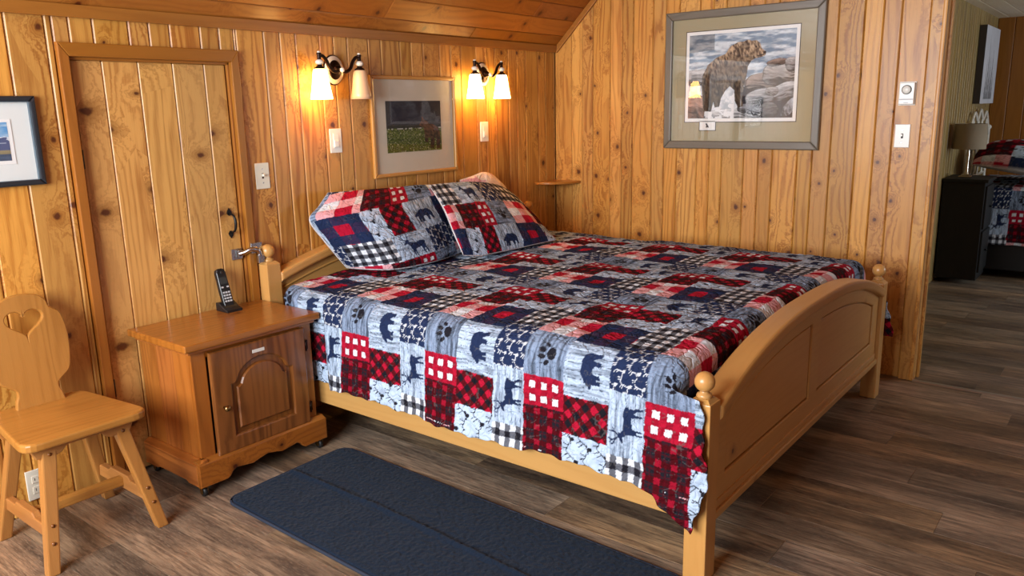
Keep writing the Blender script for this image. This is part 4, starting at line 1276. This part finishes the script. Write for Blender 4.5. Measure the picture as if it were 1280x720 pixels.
def paint_meadow(X, Y):
    n = fbm(X * 6, Y * 5, 1, 3); g = fbm(X * 60, Y * 70, 2, 3)
    c = LC(38, 38, 50) + (LC(66, 66, 78) - LC(38, 38, 50)) * n[..., None]
    hill = Y < .50 + .05 * fbm(X * 7, X * 0, 5, 3); c[hill] = LC(30, 34, 38)
    m = Y < .455 + .025 * vnoise(X * 40, X * 0, 3)
    c[m] = (LC(44, 62, 18) + (LC(112, 128, 48) - LC(44, 62, 18)) * np.clip((g - .3) * 2, 0, 1)[..., None])[m]
    fl_ = m & (fbm(X * 90, Y * 90, 9, 2) > .74); c[fl_] = LC(206, 204, 170)
    w_ = (np.abs(Y - .46) < .012) & (fbm(X * 30, X * 0, 7, 2) > .5); c[w_] = LC(190, 190, 190)
    b = inpoly(X, Y, [(.585, .51), (.60, .56), (.63, .60), (.64, .70), (.67, .64), (.72, .60), (.78, .545), (.86, .52), (.93, .47), (.97, .38), (.98, .24), (.97, .03), (.90, .03), (.90, .22), (.87, .26), (.85, .05), (.78, .05), (.79, .25), (.75, .27), (.74, .16), (.68, .18), (.68, .36), (.665, .47), (.62, .485)])
    fur = fbm(X * 40 + Y * 20, Y * 30, 12, 2)
    c[b] = (LC(44, 28, 24) + (LC(126, 82, 62) - LC(44, 28, 24)) * np.clip((fur * 1.2 - .35) + (Y - .3) * 1.2, 0, 1)[..., None])[b]
    return np.clip(c, 0, 1)
e, B, f = picture('framed_picture', 1, -1.612, -.985, 1.088, 1.598, .019, .022, M_matA, 'pale wood framed picture of an animal in a green meadow, between the wall lamps', M_frameA)
print_on(e, 1, -1.509, -1.103, 1.21, 1.472, .0085, 200, 140, paint_meadow)

def paint_lake(X, Y):
    n = fbm(X * 5, Y * 12, 3, 3)
    c = LC(96, 160, 214) + (LC(196, 220, 236) - LC(96, 160, 214)) * np.clip((n - .35) * 2 + (.9 - Y), 0, 1)[..., None]
    r = .55 + .10 * fbm(X * 4, X * 0, 2, 3)
    m = Y < r; c[m] = LC(86, 98, 136); s_ = m & (fbm(X * 9, Y * 14, 5, 3) > .52) & (Y > .45); c[s_] = LC(222, 230, 240)
    m = Y < .27; c[m] = (LC(150, 140, 110) * (.7 + .5 * n)[..., None])[m]
    m = Y < .17; c[m] = (LC(74, 92, 116) * (.6 + .9 * n)[..., None])[m]
    return np.clip(c, 0, 1)
e, B, f = picture('framed_picture', 1, -3.62, -3.159, 1.192, 1.497, .02, .022, M_matL, 'black framed mountain lake print at the left edge, above the heart chair', M_fblack)
mb = MB(); B(mb, -3.603, -3.177, .006, .0195, 1.2095, 1.2125, 0, 2); B(mb, -3.182, -3.177, .006, .0195, 1.2095, 1.479, 0, 2); B(mb, -3.603, -3.177, .006, .0195, 1.476, 1.479, 0, 2); B(mb, -3.603, -3.598, .006, .0195, 1.2095, 1.479, 0, 2); mb.build('inner_lip', M_fgold, e)
mb = MB(); B(mb, -3.536, -3.243, .0065, .0085, 1.269, 1.42, .0005, 2); mb.build('print_border', M_paper, e)
print_on(e, 1, -3.523, -3.256, 1.281, 1.410, .009, 120, 90, paint_lake)

# ------------------------------------------------------------------ wall lamps
def bell(r0=.031, r1=.051, zt=1.618, zb=1.481):
    prof = [(.012, zt), (r0 * .8, zt - .001), (r0, zt - .010), (r0 + .004, zt - .035), (r0 + .009, zt - .075), (r1 - .004, zt - .115), (r1, zb)]
    inner = [(r - .004, z + (.0 if z == zb else -.003)) for r, z in prof[::-1]]
    return prof + inner
def sconce(cxs, px_, lits, label):
    e = empty('wall_lamp', (cxs, 0, 1.616), label, 'wall lamp', None)
    mb = MB()
    # oval back plate: bronze rim, ivory ring, bronze centre
    def oval(mb, rx, rz, y0, y1, rr=.004):
        n = 40; prof = [(1.0, y0), (1.0, y1 + rr), (1 - .06, y1), (0, y1)]
        vs = []; fs = []
        for k_, yv in prof:
            for i in range(n):
                a = 2 * PI * i / n; vs.append((px_ + max(k_, .001) * rx * math.cos(a), yv, 1.616 + max(k_, .001) * rz * math.sin(a)))
        for j in range(len(prof) - 1):
            for i in range(n): fs.append([j * n + i, j * n + (i + 1) % n, (j + 1) * n + (i + 1) % n, (j + 1) * n + i])
        mb.add(vs, fs, 2, True)
    oval(mb, .060, .070, 0, -.008); bp = mb.build('back_plate', M_bronze, e)
    mb = MB(); oval(mb, .055, .065, -.006, -.014); mb.build('ivory_ring', M_ceram, bp)
    mb = MB(); oval(mb, .036, .045, -.012, -.020); mb.lathe([(0, -.03), (.012, -.03), (.018, -.018), (.02, 0), (0, 0)], (px_, -.018, 1.62), 1, 20); mb.build('centre_boss', M_bronze, bp)
    mb = MB(); mb.tube([(px_, -.02, 1.62), ((px_ + cxs) / 2, -.05, 1.617), (cxs, -.078, 1.612)], .008, 12); mb.build('stem', M_bronze, e)
    mb = MB(); mb.sphere((cxs, -.084, 1.613), .0115, 16); mb.build('ball', M_ceram, e)
    for s_, lit in zip((-1, 1), lits):
        mb = MB()
        mb.tube([(cxs, -.074, 1.612), (cxs + s_ * .035, -.072, 1.606), (cxs + s_ * .062, -.07, 1.622), (cxs + s_ * .078, -.07, 1.652), (cxs + s_ * .098, -.07, 1.672), (cxs + s_ * .118, -.07, 1.672)], [.006, .0085, .0085, .0085, .008, .007], 12)
        arm = mb.build('arm', M_bronze, e)
        xs_ = cxs + s_ * .119
        mb = MB(); mb.lathe([(0, .022), (.010, .022), (.012, .018), (.009, .010), (.009, -.006), (.011, -.010), (0, -.010)], (xs_, -.07, 1.664), 2, 20); mb.build('socket_cap', M_bronze, arm)
        mb = MB(); mb.lathe([(0, .008), (.007, .007), (.008, .003), (.006, 0), (0, 0)], (xs_, -.07, 1.686), 2, 16); mb.build('top_knob', M_ceram, arm)
        mb = MB(); mb.sphere((xs_, -.07, 1.645), .019, 20, sc=(1, 1, .72)); mb.build('ceramic_ball', M_ceram, arm)
        mb = MB(); mb.lathe([(0, .018), (.011, .018), (.013, .010), (.023, .004), (.027, -.003), (.0, -.003)], (xs_, -.07, 1.617), 2, 24); mb.build('shade_holder', M_bronze, arm)
        mb = MB(); mb.lathe(bell(), (xs_, -.07, 0), 2, 36)
        o_ = mb.build('lamp_shade', M_lit if lit else M_unlit, e)
        o_['label'] = 'lit frosted glass shade' if lit else 'unlit frosted glass shade'
    return e
sconce(-1.838, -1.824, (True, False), 'two arm bronze wall lamp left of the meadow picture, only one shade lit')
sconce(-.757, -.735, (True, True), 'two arm bronze wall lamp right of the meadow picture, both shades lit')

# ------------------------------------------------------------------ the room beyond the doorway
n2 = empty('bedside_cabinet', (2.78, -2.02, 0), 'black bedside cabinet in the dark room through the doorway, under the lamp', 'cabinet')
mb = MB(); mb.box((2.60, -2.17, .80), (3.02, -1.855, .825), 0, .004); mb.build('top', M_dark, n2)
mb = MB(); mb.box((2.615, -2.15, .04), (3.005, -1.86, .80), 2, .004); mb.build('body', M_dark, n2)
for z0_, z1_ in ((.10, .42), (.44, .77)):
    mb = MB(); mb.box((2.64, -2.165, z0_), (2.98, -2.149, z1_), 0, .004); d_ = mb.build('drawer', M_dark, n2)
    mb = MB(); mb.lathe([(0, -.02), (.01, -.018), (.006, 0), (0, 0)], (2.81, -2.165, (z0_ + z1_) / 2), 1, 12); mb.build('knob', M_black, d_)
lx, ly = 2.80, -1.985
tl = empty('table_lamp', (lx, ly, .825), 'silver table lamp with a taupe drum shade on the black bedside cabinet', 'lamp')
mb = MB(); mb.box((lx - .06, ly - .045, .825), (lx + .06, ly + .045, .838), 0, .004); mb.box((lx - .045, ly - .03, .838), (lx + .045, ly + .03, .85), 0, .004); mb.build('base', M_silver, tl)
mb = MB(); mb.lathe([(.022, .85), (.014, .87), (.011, .95), (.014, 1.0), (.010, 1.03), (.008, 1.2), (0, 1.2)], (lx, ly, 0), 2, 16); mb.build('stem', M_silver, tl)
mb = MB(); mb.lathe([(.118, 1.045), (.112, 1.238), (.109, 1.238), (.115, 1.045), (.118, 1.045)], (lx, ly, 0), 2, 36); mb.build('lamp_shade', M_shade, tl)
# bed beyond
b2 = empty('metal_bed', (3.75, -2.9, 0), 'dark bed with a scrolled white metal headboard in the room through the doorway', 'bed')
mb = MB(); mb.box((3.06, -3.95, .06), (4.5, -1.92, .36), 1, .01); mb.build('base', M_dark, b2)
mb = MB()
for x_ in (3.35, 4.45): mb.tube([(x_, -1.885, 0), (x_, -1.885, 1.15)], .014, 10, sub=1); mb.sphere((x_, -1.885, 1.165), .024, 14)
mb.tube([(3.35, -1.885, 1.10), (3.45, -1.885, 1.20), (3.6, -1.885, 1.31), (3.75, -1.885, 1.24), (3.9, -1.885, 1.33), (4.05, -1.885, 1.24), (4.2, -1.885, 1.31), (4.35, -1.885, 1.20), (4.45, -1.885, 1.10)], .013, 10)
for x_ in (3.55, 3.8, 4.0, 4.25):
    mb.tube([(x_, -1.885, .75), (x_ + .05, -1.885, .95), (x_ - .05, -1.885, 1.1), (x_, -1.885, 1.24), (x_ + .04, -1.885, 1.18)], .010, 8)
    mb.sphere((x_, -1.885, 1.0), .02, 12)
mb.tube([(3.35, -1.885, .75), (4.45, -1.885, .75)], .012, 8, sub=1)
mb.build('headboard', M_whmetal, b2)
def quilt2():
    H, W = 260, 300
    path = [(3.03, .27), (3.03, .62), (3.06, .70), (3.12, .735), (3.6, .75), (4.2, .74), (4.46, .70), (4.49, .6), (4.50, .35)]
    _, _, tot = interp_path(path, np.array([0.]))
    s = np.linspace(0, tot, H)[:, None] * np.ones((1, W)); y = np.linspace(-1.96, -3.7, W)[None, :] * np.ones((H, 1))
    X, Z, _ = interp_path(path, s)
    X = X - .015 * np.sin(y * 14) * np.clip((.6 - Z) / .3, 0, 1) * (s < 1)
    return np.stack([X, y, Z + (fbm(s * 6, y * 6, 3, 2) - .5) * .015], -1), quilt_colour(-y + .05, s - .02)
P2_, c2_ = quilt2()
q2 = grid_mesh('quilt', P2_, c2_, M_sham)
tag(q2, 'dim patchwork quilt on the bed in the room through the doorway', 'quilt')
s2 = q2.modifiers.new('thickness', 'SOLIDIFY'); s2.thickness = .006
mb = MB(); mb.box((3.08, -3.9, .36), (4.46, -1.95, .70), 1, .05, 3); tag(mb.build('mattress', M_mattress), 'mattress under the dim quilt in the room through the doorway', 'mattress')
make_sham('pillow_sham',
    [(3.12, -1.97, .90), (3.3, -1.96, .95), (3.6, -1.96, .95), (3.8, -1.97, .90)],
    [(3.05, -2.72, .80), (3.3, -2.78, .79), (3.6, -2.78, .79), (3.85, -2.74, .80)],
    [(3.12, -1.97, .90), (3.04, -2.35, .86), (3.05, -2.72, .80)], [(3.8, -1.97, .90), (3.88, -2.35, .86), (3.85, -2.74, .80)],
    .20, (-.1, -.1, 1), -.05, .6, .0, .45, 'patchwork pillow sham on the bed in the room through the doorway', 'pillow', N=(90, 120), back=.07, seed=12)
# canvas
def paint_trees(X, Y):
    c = LC(196, 196, 202) * np.ones((*X.shape, 1)) * (.9 + .2 * fbm(X * 5, Y * 6, 2, 2))[..., None]
    for i, (x0, h_) in enumerate(((.25, .55), (.36, .85), (.47, .65), (.58, .5), (.66, .72), (.75, .4))):
        w_ = .05 * (1 - np.clip((Y - .06) / h_, 0, 1)) * (.7 + .6 * vnoise(Y * 30, Y * 0 + i, i))
        m = (np.abs(X - x0) < w_) & (Y < .06 + h_) & (Y > .06); c[m] = c[m] * .35
    return np.clip(c, 0, 1)
CA0, CA1, CZ0, CZ1 = 3.62, 4.36, 1.385, 2.035
ce = empty('canvas_print', ((CA0 + CA1) / 2, -1.85, CZ0), 'deep edged canvas of grey winter trees on the panelled wall through the doorway', 'picture')
mb = MB(); mb.box((CA0, -1.906, CZ0), (CA1, -1.851, CZ1), 2, .003); mb.build('stretcher_box', M_cedge, ce)
Xg, Yg = np.meshgrid(np.linspace(0, 1, 120), np.linspace(0, 1, 110))
grid_mesh('canvas_face', np.stack([CA0 + (CA1 - CA0) * Xg, np.full_like(Xg, -1.9075), CZ0 + (CZ1 - CZ0) * Yg], -1), paint_trees(Xg, Yg), M_canvas, ce, smooth=False)

# ------------------------------------------------------------------ light
def area(name, loc, rot, sx, sy, power, col):
    l = bpy.data.lights.new(name, 'AREA'); l.shape = 'RECTANGLE'; l.size = sx; l.size_y = sy; l.energy = power; l.color = col
    o = bpy.data.objects.new(name, l); C.objects.link(o); o.location = loc; o.rotation_euler = rot
    return o
area('daylight_window_left', (-5.66, (WL[0] + WL[1]) / 2, 1.6), (0, -PI / 2, 0), 1.4, 2.0, 258, (.92, .96, 1.))
area('fill_light_front', ((WF[0] + WF[1]) / 2, -6.16, 1.4), (PI / 2, 0, 0), 2., 1.2, 5, (.9, .95, 1.))  # weak fill lamp, added outside the made-up front window
area('daylight_window_beyond', ((WN[0] + WN[1]) / 2, -6.16, 1.3), (PI / 2, 0, 0), 2., 1.2, 85, (.78, .9, 1.))
w = bpy.data.worlds.new('daylight'); bpy.context.scene.world = w; w.use_nodes = True
bg = w.node_tree.nodes['Background']; bg.inputs[0].default_value = (.75, .88, 1., 1); bg.inputs[1].default_value = .5

# ------------------------------------------------------------------ camera
cam = bpy.data.cameras.new('camera'); co = bpy.data.objects.new('camera', cam); C.objects.link(co)
cam.sensor_width = 36; cam.sensor_fit = 'HORIZONTAL'; cam.lens = 991.4862 / 1280 * 36
yaw, pit, rol = .9014, -.2214, -.0206
f_ = Vector((math.sin(yaw) * math.cos(pit), math.cos(yaw) * math.cos(pit), math.sin(pit)))
rt = Vector((math.cos(yaw), -math.sin(yaw), 0)); up = rt.cross(f_)
r2 = rt * math.cos(rol) + up * math.sin(rol); u2 = -rt * math.sin(rol) + up * math.cos(rol)
Mc = Matrix((r2, u2, -f_)).transposed().to_4x4(); Mc.translation = (-4.3628, -3.0621, 1.4177)
co.matrix_world = Mc
sc = bpy.context.scene; sc.camera = co
sc.view_settings.view_transform = 'Standard'; sc.view_settings.look = 'None'; sc.view_settings.exposure = 0.; sc.view_settings.gamma = 1.; sc.view_settings.use_curve_mapping = False
